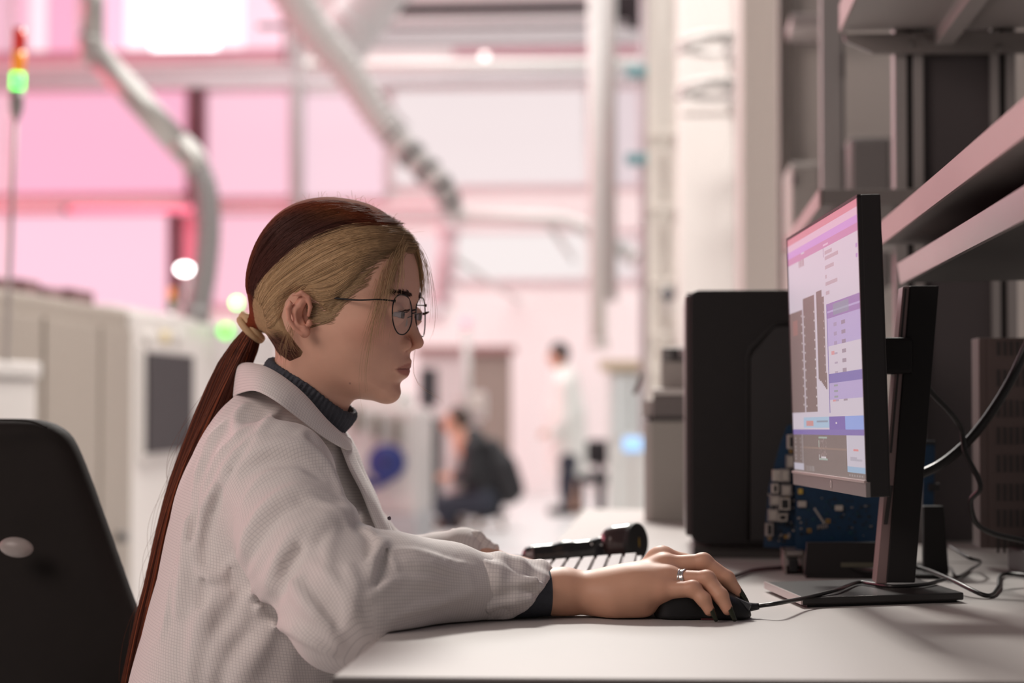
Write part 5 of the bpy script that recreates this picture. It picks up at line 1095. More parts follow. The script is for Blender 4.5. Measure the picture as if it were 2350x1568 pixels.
add_strands(np.array(LA_), np.array(LB_), np.array(LC_), 1, .00015, lambda A, C, r: np.tile((BLON * .95)[None, None], (*A.shape, 1)) * (1 + .3 * r[:, None, None]))
strands = fastmesh('hair_strands', np.vstack(PV), np.vstack(PF), hairM, hair, True, np.clip(np.vstack(PC), .003, .95)); tag(strands, kind='stuff')
# flyaways along the back
fp = []
for _ in range(22):
    i0 = int(RNG.integers(12, 46)); ln = int(RNG.integers(8, 14)); off = RNG.uniform(.002, .012)
    q = spine[i0:i0 + ln].copy(); t = np.linspace(0, 1, len(q)); q[:, 0] -= pw[i0] * .9 + off * np.sin(t * math.pi) ; q[:, 1] += RNG.normal(0, .01); fp.append(np.array([np.interp(np.linspace(0, len(q) - 1, 10), np.arange(len(q)), q[:, j]) for j in range(3)]).T)
Vp, Fp = strands_geo(np.array(fp), np.full((len(fp), 10), .00014)); tag(fastmesh('flyaway_hairs', Vp, Fp, hairM, hair, True, np.tile(np.array(srgb(120, 66, 44)), (len(Vp), 1))), kind='stuff')
# hair tie: three twisted loops
tm = mat('hair_tie', srgb(196, 164, 124), .7, var=.15, scale=200, bump=.3, bscale=500)
p0_, p1_ = P(590, 722, 2.375), P(556, 768, 2.375); axd = (P(560, 772, 2.375) - P(590, 728, 2.375)).normalized(); cc_ = P(580, 749, 2.375); s1 = Vector((0, 1, 0)); s2 = axd.cross(s1)
for k in range(3):
    t = np.linspace(0, 2 * math.pi, 36); tilt = (-.35, .3, .0)[k]
    path = [cc_ + axd * ((k - 1) * .0048 + .004 * math.sin(q + k) + tilt * .008 * math.cos(q)) + s1 * (.0158 * math.sin(q)) + s2 * (.0172 * math.cos(q)) for q in t]
    V, F = tube_geo(path, .0044, 10); o = meshobj('hair_tie', V, F, tm, hair, True); tag(o, 'cream stretchy hair tie')
# eyebrows and lashes
eb = []
for s in (1, -1):
    tt = RNG.random(150); bs0 = 1.2 + 3.5 * tt; zs0 = bz + .05 + .30 * np.sin(tt * 2.2) + RNG.normal(0, .13, 150); as0 = surf_a(bs0, zs0) - .02
    for b, z0, a0 in zip(bs0, zs0, as0):
        eb.append([(a0 + .12, s * b, z0), (a0 + .12 - .05, s * (b + .22), z0 + .14), (a0 + .02, s * (b + .5), z0 + .18)])
    for _ in range(26):
        t = RNG.random(); b = EYE[1] - 1.1 + 2.2 * t; bb = (b - EYE[1]) / 1.45; z0 = EYE[2] + .36 * (1 - bb * bb); a0 = EYE[0] + math.sqrt(max(.1, 1.3 ** 2 - (b - EYE[1]) ** 2 - (z0 - EYE[2]) ** 2))
        eb.append([(a0, s * b, z0), (a0 + .45, s * (b + .15), z0 + .02), (a0 + .75, s * (b + .35), z0 + .22)])
eb = np.array(eb); Vb, Fb = strands_geo(hw_np(eb.reshape(-1, 3)).reshape(-1, 3, 3), np.array([[.00034, .0003, .0001]])); tag(fastmesh('eyebrows', Vb, Fb, hairM, hair, True, np.tile(np.array(srgb(66, 46, 40)), (len(Vb), 1))), kind='stuff')
# ================================================================== clothes
clothM = bpy.data.materials.new('coat_fabric'); clothM.use_nodes = True; nt = clothM.node_tree; n_ = nt.nodes; b_ = n_['Principled BSDF']; b_.inputs['Roughness'].default_value = .75; b_.inputs['Specular IOR Level'].default_value = .25
b_.inputs['Sheen Weight'].default_value = .15
at = n_.new('ShaderNodeAttribute'); at.attribute_name = 'cloth'; sp_ = n_.new('ShaderNodeSeparateXYZ'); nt.links.new(at.outputs['Vector'], sp_.inputs[0])
def grid_line(sock, pitch, width):
    a = n_.new('ShaderNodeMath'); a.operation = 'DIVIDE'; a.inputs[1].default_value = pitch; nt.links.new(sock, a.inputs[0])
    f = n_.new('ShaderNodeMath'); f.operation = 'FRACT'; nt.links.new(a.outputs[0], f.inputs[0])
    l = n_.new('ShaderNodeMath'); l.operation = 'LESS_THAN'; l.inputs[1].default_value = width; nt.links.new(f.outputs[0], l.inputs[0]); return l.outputs[0]
g1, g2 = grid_line(sp_.outputs[0], .0034, .20), grid_line(sp_.outputs[1], .0034, .20)
mxm = n_.new('ShaderNodeMath'); mxm.operation = 'MAXIMUM'; nt.links.new(g1, mxm.inputs[0]); nt.links.new(g2, mxm.inputs[1])
tc = n_.new('ShaderNodeTexCoord'); nz = n_.new('ShaderNodeTexNoise'); nz.inputs['Scale'].default_value = 9; nt.links.new(tc.outputs['Object'], nz.inputs['Vector'])
mc1 = n_.new('ShaderNodeMix'); mc1.data_type = 'RGBA'; mc1.inputs[6].default_value = (.78, .735, .71, 1); mc1.inputs[7].default_value = (.45, .42, .42, 1)
mm = n_.new('ShaderNodeMath'); mm.operation = 'MULTIPLY'; mm.inputs[1].default_value = .45; nt.links.new(mxm.outputs[0], mm.inputs[0]); nt.links.new(mm.outputs[0], mc1.inputs[0]); nt.links.new(mc1.outputs[2], b_.inputs['Base Color'])
nb = n_.new('ShaderNodeTexNoise'); nb.inputs['Scale'].default_value = 34; nb.inputs['Detail'].default_value = 4; nt.links.new(tc.outputs['Object'], nb.inputs['Vector'])
bp = n_.new('ShaderNodeBump'); bp.inputs['Strength'].default_value = .22; bp.inputs['Distance'].default_value = .006; nt.links.new(nb.outputs[0], bp.inputs['Height']); nt.links.new(bp.outputs[0], b_.inputs['Normal'])
MY = 2.35
pp = lambda u, v, y: tuple(P(u, v, y))
torso_px = [(580, 888), (527, 924), (486, 982), (452, 1045), (424, 1115), (404, 1190), (386, 1280), (360, 1385), (336, 1475), (312, 1580), (296, 1700), (320, 1790), (760, 1800), (815, 1650), (850, 1500), (872, 1380), (886, 1270), (868, 1170), (835, 1085), (800, 1005), (745, 945), (660, 895)]
tpoly = closed_spline([(P(u, v, MY).x, P(u, v, MY).z) for u, v in torso_px], 140)
SH, EL, WRS = pp(640, 1092, 2.185), pp(798, 1398, 2.06), pp(1262, 1364, 2.195)
MIDU = pp(690, 1250, 2.12)
SH2, EL2, WR2 = pp(690, 1100, 2.50), pp(880, 1330, 2.60), pp(1065, 1276, 2.53)
def coat_base(X, Y, Z):
    d2 = poly_sdf(X[:, 0, :], Z[0], tpoly)[:, None, :] if X.ndim == 3 else poly_sdf(X, Z, tpoly)
    w = np.interp(Z, [.40, .60, .75, .88, .95, 1.0], [.20, .195, .185, .175, .158, .115]).astype(np.float32); R = np.float32(.105)
    t = np.minimum(-d2 / R, 1.0)
    d = (np.sqrt((1 - t) ** 2 + ((Y - MY) / w) ** 2) - 1) * .105
    arm = chain(X, Y, Z, [SH, MIDU, EL], [.062, .058, .060], .03)
    d = smin(d, arm, .045)
    fore = chain(X, Y, Z, [EL, pp(900, 1352, 2.10), pp(1010, 1345, 2.14), WRS], [.060, .0535, .0425, .0335], .03)
    d = smin(d, fore, .03)
    arm2 = chain(X, Y, Z, [SH2, EL2, WR2], [.062, .05, .036], .02); d = smin(d, arm2, .03)
    return d
def march_all(uv):
    """first hit of the view ray with the smooth coat (only used to place folds on the cloth)."""
    D = np.array([tuple(ray(u, v).normalized()) for u, v in uv]); t = np.full(len(D), 1.75); done = np.zeros(len(D), bool)
    for _ in range(130):
        p = np.array(CAM)[None] + D * t[:, None]; f = coat_base(p[:, 0], p[:, 1], p[:, 2]); done |= f < .0006
        t = np.where(done, t, t + np.maximum(f * .55, .0006))
    return p, done
ridges = [  # (pixels along the fold, radius, blend)
    ([(548, 1075), (585, 1040), (640, 1022), (700, 1030), (745, 1065), (775, 1115), (790, 1160)], .0100, .014),
    ([(548, 1280), (572, 1215), (615, 1160), (668, 1130), (725, 1128), (780, 1150)], .0090, .016),
    ([(592, 1400), (620, 1330), (655, 1265), (700, 1215), (760, 1185), (820, 1180), (872, 1215)], .0110, .018),
    ([(690, 1275), (740, 1210), (800, 1190)], .0070, .014),
    ([(640, 1300), (690, 1370), (740, 1420), (775, 1480)], .0090, .018),
    ([(610, 1440), (660, 1440), (720, 1470), (765, 1505)], .0080, .012),
    ([(800, 1300), (812, 1360), (800, 1420)], .0080, .016),
    ([(884, 1238), (862, 1275), (850, 1330)], .0085, .014),
    ([(900, 1420), (960, 1398), (1030, 1375), (1085, 1358)], .0060, .010),
    ([(930, 1290), (1000, 1300), (1070, 1318)], .0055, .014),
    ([(520, 965), (480, 1020), (452, 1090)], .0070, .016), ([(560, 985), (510, 1040), (478, 1110), (462, 1180)], .0080, .014),
    ([(540, 1040), (500, 1110), (470, 1190), (448, 1270)], .0085, .014), ([(448, 1290), (470, 1325), (510, 1318), (535, 1285)], .0075, .012),
    ([(520, 1360), (480, 1400), (455, 1470), (440, 1560)], .0080, .018), ([(430, 1200), (425, 1290), (410, 1400)], .0065, .018),
    ([(540, 1440), (500, 1500), (480, 1568)], .0090, .018), ([(610, 1470), (560, 1530), (540, 1580)], .0110, .02),
    ([(560, 1150), (590, 1105), (640, 1080), (700, 1085)], .0050, .008), ([(700, 1140), (760, 1170), (800, 1215)], .0060, .010), ([(830, 1195), (870, 1250), (905, 1300)], .0055, .009),
    ([(905, 1262), (960, 1270), (1040, 1290), (1090, 1300)], .0045, .007), ([(920, 1330), (990, 1335), (1080, 1340)], .0040, .007), ([(600, 1330), (570, 1380), (556, 1430)], .0060, .010), ([(770, 1215), (752, 1270), (760, 1330)], .0060, .010), ([(840, 1380), (870, 1350), (920, 1330)], .0055, .009), ([(720, 1290), (780, 1350), (830, 1440)], .0060, .010),
    ([(500, 1000), (462, 1070), (440, 1140)], .0045, .008), ([(575, 1000), (530, 1060), (505, 1120)], .0050, .008), ([(405, 1290), (392, 1370), (372, 1460)], .0050, .010), ([(500, 1350), (470, 1440), (455, 1530)], .0050, .009), ([(640, 1000), (600, 1010), (570, 1035)], .0045, .007),
    ([(660, 925), (620, 960), (590, 1000)], .0050, .012), ([(700, 985), (690, 1010), (720, 1035)], .0050, .010), ([(560, 930), (540, 960), (545, 1000)], .0045, .012)]
grooves = [([(560, 1090), (610, 1060), (680, 1058), (735, 1092)], .0060, .012), ([(560, 1310), (590, 1245), (640, 1185), (690, 1160)], .0060, .012),
    ([(630, 1390), (655, 1320), (690, 1262)], .0080, .016), ([(470, 1100), (450, 1180), (440, 1240)], .0050, .012), ([(505, 1120), (480, 1200), (470, 1290)], .0060, .012),
    ([(885, 1260), (878, 1300), (860, 1350)], .0060, .012), ([(533, 1060), (535, 1160), (530, 1280), (534, 1390), (552, 1440)], .0016, .003), ([(470, 1330), (462, 1390)], .0050, .012), ([(700, 1330), (745, 1385), (775, 1430)], .0060, .014),
    ([(820, 1215), (850, 1240), (846, 1290)], .0055, .010)]
FR_, GR_ = [], []
allpx = [spline(f[0], max(4, len(f[0]) * 2)) for f in ridges + grooves]; pa_, oa_ = march_all(np.vstack(allpx)); cut_ = np.cumsum([0] + [len(q) for q in allpx]); fi = 0
for src, dst in ((ridges, FR_), (grooves, GR_)):
    for px, r_, k in src:
        s = [tuple(q) for q, k_ in zip(pa_[cut_[fi]:cut_[fi + 1]], oa_[cut_[fi]:cut_[fi + 1]]) if k_]; fi += 1
        if len(s) > 1: dst.append((s, r_, k))
def near_chain(X, Y, Z, pts, r0, k, d, sign):
    """blend a fold into the field only inside its own bounding box."""
    q = np.array(pts); m = r0 + k * 1.5; lo, hi = q.min(0) - m, q.max(0) + m
    ix = [slice(*np.searchsorted(a.ravel(), [l, h])) for a, l, h in zip((X, Y, Z), lo, hi)]
    if any(s.stop <= s.start for s in ix): return
    x, y, z = X[ix[0]], Y[:, ix[1]], Z[:, :, ix[2]]; n = len(pts)
    rr_ = [r0 * (.08 + .92 * math.sin(math.pi * (i + .25) / (n - .5))) for i in range(n)]
    c = chain(x, y, z, pts, rr_); s = tuple(ix)
    d[s] = smin(d[s], c + .35 * r0, k) if sign > 0 else smax(d[s], -(c + .25 * r0), k)
def coat_f(X, Y, Z):
    d = np.array(np.broadcast_to(coat_base(X, Y, Z), (X.shape[0], Y.shape[1], Z.shape[2])))
    for s, r_, k in FR_: near_chain(X, Y, Z, s, r_, k, d, 1)
    for s, r_, k in GR_: near_chain(X, Y, Z, s, r_, k, d, -1)
    w = np.sin(X * 61 + Z * 38 + 3 * np.sin(Y * 23)) * np.sin(Y * 47 - Z * 52 + 2 * np.sin(X * 31)); d = d - .0011 * w
    desk = np.maximum(LX - .001 - X, Z - (DZ + .0012)); d = smax(d, -desk, .004)
    cut = X - np.float32(P(1196, 1362, 2.18).x) - .35 * (Z - np.float32(DZ + .035)); d = smax(d, cut, .003)                               # open cuff ends
    # neck opening
    q0, q1 = np.array(pp(702, 915, MY)), np.array(pp(640, 1010, MY)); d = smax(d, -rc(X, Y, Z, tuple(q0 + (q0 - q1) * 1.2), tuple(q1), .052, .046), .008)
    return d
kV, kF = nets(coat_f, (-.66, 1.96, .50), (WRS[0] + .02, 2.70, 1.02), .0042)
# cloth coordinates: along/around each sleeve, height/around on the torso
def arm_uv(V, pts):
    best = np.full(len(V), 1e9); U = np.zeros((len(V), 2)); acc = 0.0
    for a, b in zip(pts[:-1], pts[1:]):
        a, b = np.array(a), np.array(b); ba = b - a; L_ = np.linalg.norm(ba); t = np.clip((V - a) @ ba / L_ ** 2, 0, 1); q = V - a - t[:, None] * ba; dd = np.linalg.norm(q, axis=1)
        ax = ba / L_; e1 = np.cross(ax, [0, 1, .15]); e1 /= np.linalg.norm(e1); e2 = np.cross(ax, e1); ang = np.arctan2(q @ e1, q @ e2)
        m = dd < best; best[m] = dd[m]; U[m, 0] = acc + (V[m] - a) @ ax; U[m, 1] = ang[m] * .056; acc += L_
    return U, best
Ua, da = arm_uv(kV, [SH, EL, WRS]); Ub, db = arm_uv(kV, [SH2, EL2, WR2])
cx = P(620, 1250, MY).x
tu = np.stack([kV[:, 2] * 1.03 + kV[:, 0] * .16, np.arctan2(kV[:, 0] - cx + .18 * (kV[:, 2] - .8), -(kV[:, 1] - MY)) * .165], 1)
seamx = np.array([P(534, v, 2.19).x for v in (1060, 1440)]).mean()
ina = (kV[:, 0] > seamx) & (da < .085) & (kV[:, 1] < 2.33); inb = (db < .075) & (kV[:, 1] > 2.45) & ~ina
uvc = np.where(ina[:, None], Ua, np.where(inb[:, None], Ub, tu))
coat = fastmesh('lab_coat', kV, kF, clothM, woman, True, uv=uvc)
# turned-back cuff on the near sleeve
c0_, c1_ = np.array(pp(1096, 1350, 2.165)), np.array(pp(1258, 1362, 2.195))
def cuff_f(X, Y, Z):
    ax = (c1_ - c0_) / np.linalg.norm(c1_ - c0_); t = ((X - c0_[0]) * ax[0] + (Y - c0_[1]) * ax[1] + (Z - c0_[2]) * ax[2]); L_ = np.linalg.norm(c1_ - c0_)
    py_, pz_ = Y - (c0_[1] + t * ax[1]), Z - (c0_[2] + t * ax[2]); ang = np.arctan2(pz_, py_)
    r_ = .0405 - .0085 * sstep(t, .0, L_) + .0022 * np.sin(ang * 3 + t * 60) + .0020 * np.sin(ang * 5 - t * 90 + 1) + .0012 * np.sin(t * 240 + ang * 2)
    rad = np.sqrt((py_ / 1.08) ** 2 + pz_ ** 2); d = rad - r_
    skew = .024 * np.sin(ang) - .012     # the folded rim runs obliquely
    d = smax(d, -t - .002 + .004 * np.sin(ang * 2), .005); d = smax(d, t - L_ + .008 - skew, .012)
    d = smax(d, -(rad - r_ + .0065), .003)
    for (ua, va, ub, vb, yy, rr2) in ((1110, 1300, 1240, 1345, 2.135, .005), (1120, 1390, 1215, 1372, 2.128, .0055), (1105, 1350, 1230, 1330, 2.128, .004)):
        d = smin(d, rc(X, Y, Z, pp(ua, va, yy), pp(ub, vb, yy + .014), rr2, rr2 * .6), .010)
    return smax(d, DZ + .0012 - Z, .003)
uV, uF = nets(cuff_f, c0_ - np.array([.02, .06, .06]), c1_ + np.array([.03, .06, .06]), .0024)
fastmesh('cuff', uV, uF, clothM, coat, True, uv=np.stack([uV[:, 0], np.arctan2(uV[:, 2] - DZ - .035, uV[:, 1] - 2.18) * .04], 1))
# bunched cuff of the far sleeve
d0_, d1_ = np.array(pp(1000, 1272, 2.545)), np.array(pp(1124, 1268, 2.52))
def cuff2_f(X, Y, Z):
    d = chain(X, Y, Z, [tuple(d0_), pp(1060, 1256, 2.535), tuple(d1_)], [.022, .021, .0135], .012)
    d = d - .0022 * np.sin(X * 260 + Z * 190) * np.sin(Z * 160 + Y * 90) - .0012 * np.sin(X * 420 - Z * 330)
    d = smin(d, rc(X, Y, Z, pp(1040, 1232, 2.52), pp(1095, 1228, 2.52), .006, .006), .008)
    return smin(d, rc(X, Y, Z, pp(1098, 1230, 2.515), pp(1122, 1256, 2.515), .0055, .005), .008)
vV, vF = nets(cuff2_f, np.minimum(d0_, d1_) - .05, np.maximum(d0_, d1_) + .05, .0026)
tag(fastmesh('cuff', vV, vF, clothM, coat, True, uv=np.stack([vV[:, 0] * .5 + vV[:, 2], vV[:, 0] * .35 - vV[:, 2] * .2], 1)), 'bunched cuff of the far sleeve')
# collar: a folded sheet from the neck line to its outer edge, round the back and mirrored
inner = [(804, 1008, 2.345), (786, 998, 2.31), (744, 962, 2.279), (698, 912, 2.268), (656, 876, 2.272), (618, 850, 2.292), (584, 838, 2.330), (566, 838, 2.365)]
outer = [(809, 1034, 2.30), (790, 1032, 2.272), (738, 1002, 2.236), (680, 958, 2.214), (630, 920, 2.204), (585, 898, 2.225), (548, 905, 2.288), (534, 914, 2.352)]
fold = [(808, 1018, 2.325), (796, 1012, 2.288), (752, 970, 2.256), (704, 914, 2.244), (660, 876, 2.246), (612, 848, 2.268), (566, 838, 2.315), (546, 840, 2.360)]
ci, co, cf_ = (spline([P(*q) for q in k], 30) for k in (inner, outer, fold))
rows = []
for i in range(30):
    sec = spline([ci[i] + np.array([0, 0, -.02]), ci[i], cf_[i], cf_[i] * .5 + co[i] * .5 + np.array([0, -.004, .003]), co[i]], 14); rows.append(sec)
rows = np.array(rows); back = rows[-1][:, 1].mean()
mir = rows[::-1][1:].copy(); mir[:, :, 1] = 2 * 2.368 - mir[:, :, 1]; mir[:, :, 0] -= .045 * (np.linspace(0, 1, len(mir)) ** 2)[:, None]
allr = np.vstack([rows, mir]); nr_, nc_ = allr.shape[:2]
V = allr.reshape(-1, 3); F = np.array([(i * nc_ + j, i * nc_ + j + 1, (i + 1) * nc_ + j + 1, (i + 1) * nc_ + j) for i in range(nr_ - 1) for j in range(nc_ - 1)])
al = np.cumsum(np.r_[0, np.linalg.norm(np.diff(allr[:, 10], axis=0), axis=1)]); uvk = np.stack([np.repeat(al, nc_), np.tile(np.linspace(0, .075, nc_), nr_)], 1)
co_o = fastmesh('collar', V, F, clothM, coat, True, uv=uvk); sd = co_o.modifiers.new('thick', 'SOLIDIFY'); sd.thickness = .0022; sd.offset = 0; sb = co_o.modifiers.new('sub', 'SUBSURF'); sb.levels = 1; sb.render_levels = 1
# front edge (placket) with a button
pe = [(803, 1030, 2.318), (822, 1070, 2.312), (852, 1130, 2.308), (880, 1185, 2.306), (902, 1232, 2.305), (915, 1290, 2.305)]; pi = [(775, 1010, 2.292), (800, 1075, 2.262), (828, 1130, 2.255), (850, 1185, 2.255), (868, 1232, 2.258), (880, 1290, 2.262)]
a_, b2 = spline([P(*q) for q in pe], 24), spline([P(*q) for q in pi], 24); rows = np.array([spline([b2[i], (a_[i] + b2[i]) / 2 + np.array([.004, -.002, 0]), a_[i], a_[i] + np.array([-.004, .02, -.002])], 9) for i in range(24)])
V = rows.reshape(-1, 3); F = np.array([(i * 9 + j, i * 9 + j + 1, (i + 1) * 9 + j + 1, (i + 1) * 9 + j) for i in range(23) for j in range(8)])
pk_ = fastmesh('placket', V, F, clothM, coat, True, uv=np.stack([np.repeat(np.arange(24) * .0085, 9), np.tile(np.linspace(0, .05, 9), 24)], 1)); sd = pk_.modifiers.new('thick', 'SOLIDIFY'); sd.thickness = .002
q = P(892, 1190, 2.303); lathe('button', [(.0001, 0), (.0022, 0), (.0026, .001), (.0022, .0018), (.0001, .0018)], mat('button_plum', (.10, .07, .09), .4), coat, 16, M=Matrix.Translation(q) @ Vector((.75, -.6, .25)).to_track_quat('Z', 'Y').to_matrix().to_4x4())
# turtleneck
swM = mat('knit_slate', (.050, .056, .070), .8, var=.15, scale=150, bump=.4, bscale=700)
r0_, r1_ = np.array(pp(724, 882, MY - .005)), np.array(pp(646, 996, MY - .005)); nx_ = (r1_ - r0_) / np.linalg.norm(r1_ - r0_)
e1_ = np.cross(nx_, [0, 1, 0]); e1_ /= np.linalg.norm(e1_)
def turtle_f(X, Y, Z):
    qx, qy, qz = X - r0_[0], Y - r0_[1], Z - r0_[2]; t = qx * nx_[0] + qy * nx_[1] + qz * nx_[2]
    u = qx * e1_[0] + qz * e1_[2]; ang = np.arctan2(qy, u); rad = np.sqrt((u / 1.03) ** 2 + (qy / .93) ** 2)
    r_ = .0595 + .0017 * np.cos(ang * 56) + .0016 * np.sin(ang * 2 + t * 120) + .06 * np.clip(t - .02, 0, 1)
    d = smax(rad - r_, -(t + .002 * np.sin(ang * 3)), .008); d = smax(d, t - .10, .004); return smax(d, -(rad - r_ + .006), .003)
wV, wF = nets(turtle_f, r0_ - .11, r0_ + np.array([.10, .10, .09]), .0021)
sw = fastmesh('turtleneck', wV, wF, swM, woman, True)
ff2 = lambda X, Y, Z: smax(smax(chain(X, (Y - 2.198) / 1.22 + 2.198, Z, [(q_[0], 2.198 + (q_[1] - 2.198) / 1.22, q_[2]) for q_ in (pp(1150, 1362, 2.176), pp(1180, 1362, 2.180), pp(1290, 1360, 2.198), pp(1320, 1360, 2.198))], [.0292, .0288, .0258, .0252]) , X - (np.float32(P(1284, 1360, 2.198).x) - 4.0 * (Z - np.float32(DZ + .03)) ** 2), .003), DZ + .001 - Z, .002)
wb = (P(1165, 1360, 2.19).x - .01, 2.13, DZ - .003); wV2, wF2 = nets(ff2, wb, (P(1290, 1360, 2.2).x + .005, 2.25, DZ + .075), .0017)
fastmesh('sweater_cuff', wV2, wF2, swM, sw, True)
# trousers and shoes under the bench
def legs_f(X, Y, Z):
    d = ell(X, Y, Z, (-.56, MY, .56), (.15, .19, .10))
    for s in (-1, 1): d = smin(d, chain(X, Y, Z, [(-.54, MY + .09 * s, .545), (-.16, MY + .10 * s, .535), (-.22, MY + .10 * s, .12)], [.085, .066, .046], .02), .03)
    return d
V, F = nets(legs_f, (-.74, 2.10, .06), (-.05, 2.60, .68), .012); fastmesh('trousers', V, F, mat('trousers_dark', (.03, .032, .04), .8, var=.1), woman)
for s in (-1, 1):
    V, F = nets(lambda X, Y, Z: smax(rc(X, Y, Z, (-.24, MY + .10 * s, .05), (-.09, MY + .10 * s, .035), .048, .036), .004 - Z, .01), (-.32, MY + .10 * s - .08, -.01), (-.02, MY + .10 * s + .08, .13), .008); fastmesh('shoe', V, F, mat('shoe_dark', (.03, .03, .03), .5), woman)
# ================================================================== worn things
gl_ = thing('glasses', hw(11, 0, .5), 'thin black wire-framed glasses on the woman\'s face', 'glasses')
wire = mat('wire_black', (.015, .014, .015), .3, metal=.6); GB_ = 3.35
fx = hl(940, 712, GB_)[0] - .80
b0g, b1g, cg0, cg1 = .70, 5.75, hl(922, 677, 3)[1], hl(912, 769, 3)[1]
def lens_pt(t, s=1.0, off=0.0):
    """rounded aviator outline in (b, c)."""
    cb, cc2 = (b0g + b1g) / 2, (cg0 + cg1) / 2; rb_, rcg = (b1g - b0g) / 2 * s, (cg0 - cg1) / 2 * s
    x, z = math.cos(t), math.sin(t); n_p = 2.5; k = (abs(x) ** n_p + abs(z) ** n_p) ** (-1 / n_p); x, z = x * k, z * k
    if z < 0: x *= 1 - .26 * z * z; x += .20 * z * z
    b = cb + x * rb_; return (fx + .15 - .018 * b * b + off, b, cc2 + z * rcg + .15 * (b - cb) / rb_ * .6)
for s in (1, -1):
    ring = [lens_pt(t) for t in np.linspace(0, 2 * math.pi, 49)]
    V, F = tube_geo(hw_np(np.array([(a, s * b, c) for a, b, c in ring])), .0008, 8); meshobj('rim', V, F, wire, gl_, True)
    k = 48; pts_ = [lens_pt(t, .985) for t in np.linspace(0, 2 * math.pi, k, endpoint=False)]; cen = np.mean(pts_, 0)
    LV = [hw(a, s * b, c) for a, b, c in pts_] + [hw(cen[0] + .12, s * cen[1], cen[2])]; LF = [(i, (i + 1) % k, k) for i in range(k)]
    lm = mat('lens_glass', (.75, .78, .82), .03, var=0.0, alpha=.13, spec=.6)
    meshobj('lens', LV, LF, lm, gl_, True)
    h = lens_pt(.62); zt_ = h[2]
    tmp = [(h[0] + .05, s * (h[1] + .05), zt_ - .02), (h[0] - .25, s * 6.3, zt_ + .02), (h[0] - 1.4, s * 7.0, zt_ + .10), (hl(820, 689, 7.1)[0], s * 7.25, hl(820, 689, 7.1)[1]), (hl(765, 684, 7.2)[0], s * 7.3, hl(765, 684, 7.2)[1]), (hl(735, 681, 6.9)[0], s * 6.95, hl(735, 681, 6.9)[1])]
    V, F = tube_geo(hw_np(spline(tmp, 30)), np.interp(np.arange(30), [0, 8, 12, 20, 29], [.0010, .0010, .0008, .0011, .0013]), 8); meshobj('temple', V, F, wire, gl_, True)
    V, F = tube_geo(hw_np(np.array([(h[0] + .1, s * (h[1] + .05), zt_ + .14), (h[0] + .1, s * (h[1] + .05), zt_ - .2)])), .0014, 8); meshobj('hinge', V, F, wire, gl_, True)
    i_ = lens_pt(math.pi * .98); V, F = tube_geo(hw_np(spline([(i_[0], s * i_[1], i_[2] - .1), (i_[0] - .55, s * .85, i_[2] - .35), (i_[0] - .75, s * .95, i_[2] - .75)], 10)), .0006, 6); meshobj('nose_pad_arm', V, F, wire, gl_, True)
    c = hw(i_[0] - .75, s * .95, i_[2] - .85); meshobj('nose_pad', [c + fa * (.0035 * math.cos(t)) + uc * (.0055 * math.sin(t)) + lb * (.0006 * s) for t in np.linspace(0, 6.0, 12)] , [tuple(range(12))], mat('pad_clear', (.5, .48, .46), .2), gl_)
i_ = lens_pt(math.pi * .93); 
for dz, rr_ in ((.18, .0011), (-.18, .0008)):
    V, F = tube_geo(hw_np(spline([(i_[0], i_[1], i_[2] + dz), (i_[0] + .25, 0, i_[2] + dz + .12), (i_[0], -i_[1], i_[2] + dz)], 12)), rr_, 8); meshobj('bridge', V, F, wire, gl_, True)
# finger ring
rg = thing('finger_ring', fingers['ring'][0][1], 'silver chevron ring on the woman\'s right hand', 'ring')
rm = mat('ring_silver', (.72, .69, .66), .18, metal=1.0); a0, a1r = Vector(fingers['ring'][0][1]), Vector(fingers['ring'][0][2]); cr = a0.lerp(a1r, .35); ax = (a1r - a0).normalized(); e1r = ax.cross(Vector((0, 1, 0))).normalized(); e2r = ax.cross(e1r); Rr = .0107
for off_, amp in ((-.0022, 0), (.0016, .0022)):
    path = [cr + ax * (off_ + amp * abs(((q / (2 * math.pi) * 8) % 2) - 1)) + (e1r * math.cos(q) + e2r * math.sin(q)) * Rr for q in np.linspace(0, 2 * math.pi, 65)]
    V, F = tube_geo(path, .0011 if amp == 0 else .0010, 8); meshobj('band' if amp == 0 else 'chevron', V, F, rm, rg, True)
V, F = tube_geo([cr - ax * .003 , cr + ax * .003], Rr + .0001, 32, cap=False); meshobj('sleeve', V, F, rm, rg, True)
# ================================================================== her chair
ch_ = thing('office_chair', (-.62, 2.45, 0), 'black office chair with a high tapered backrest behind the woman', 'chair')
fab = mat('chair_black', (.014, .0115, .0105), .75, spec=.15, var=.12, scale=30, bump=.1, bscale=600)
CYY = 2.50
bk_px = [(-170, 990), (-120, 966), (0, 962), (70, 966), (118, 984), (150, 1020), (190, 1110), (240, 1240), (285, 1360), (318, 1450), (330, 1530), (335, 1640), (300, 1700), (-200, 1700), (-230, 1400)]
bkp = closed_spline([(P(u, v, CYY).x, P(u, v, CYY).z) for u, v in bk_px], 90)
def back_f(X, Y, Z):
    d2 = poly_sdf(X[:, 0, :], Z[0], bkp)[:, None, :]
    yc = CYY + .02 + 1.1 * (X + .75) ** 2 + .10 * (Z - .7); return smax(d2, np.abs(Y - yc) - .030, .028)
bV, bF = nets(back_f, (bkp[:, 0].min() - .02, CYY - .09, bkp[:, 1].min() - .02), (bkp[:, 0].max() + .02, CYY + .30, bkp[:, 1].max() + .02), .006)
fastmesh('backrest', bV, bF, fab, ch_)
q = P(40, 1256, CYY - .035); M = Matrix.Translation(q) @ Matrix.Rotation(math.pi / 2, 4, 'X') @ Matrix.Rotation(-.12, 4, 'Z')
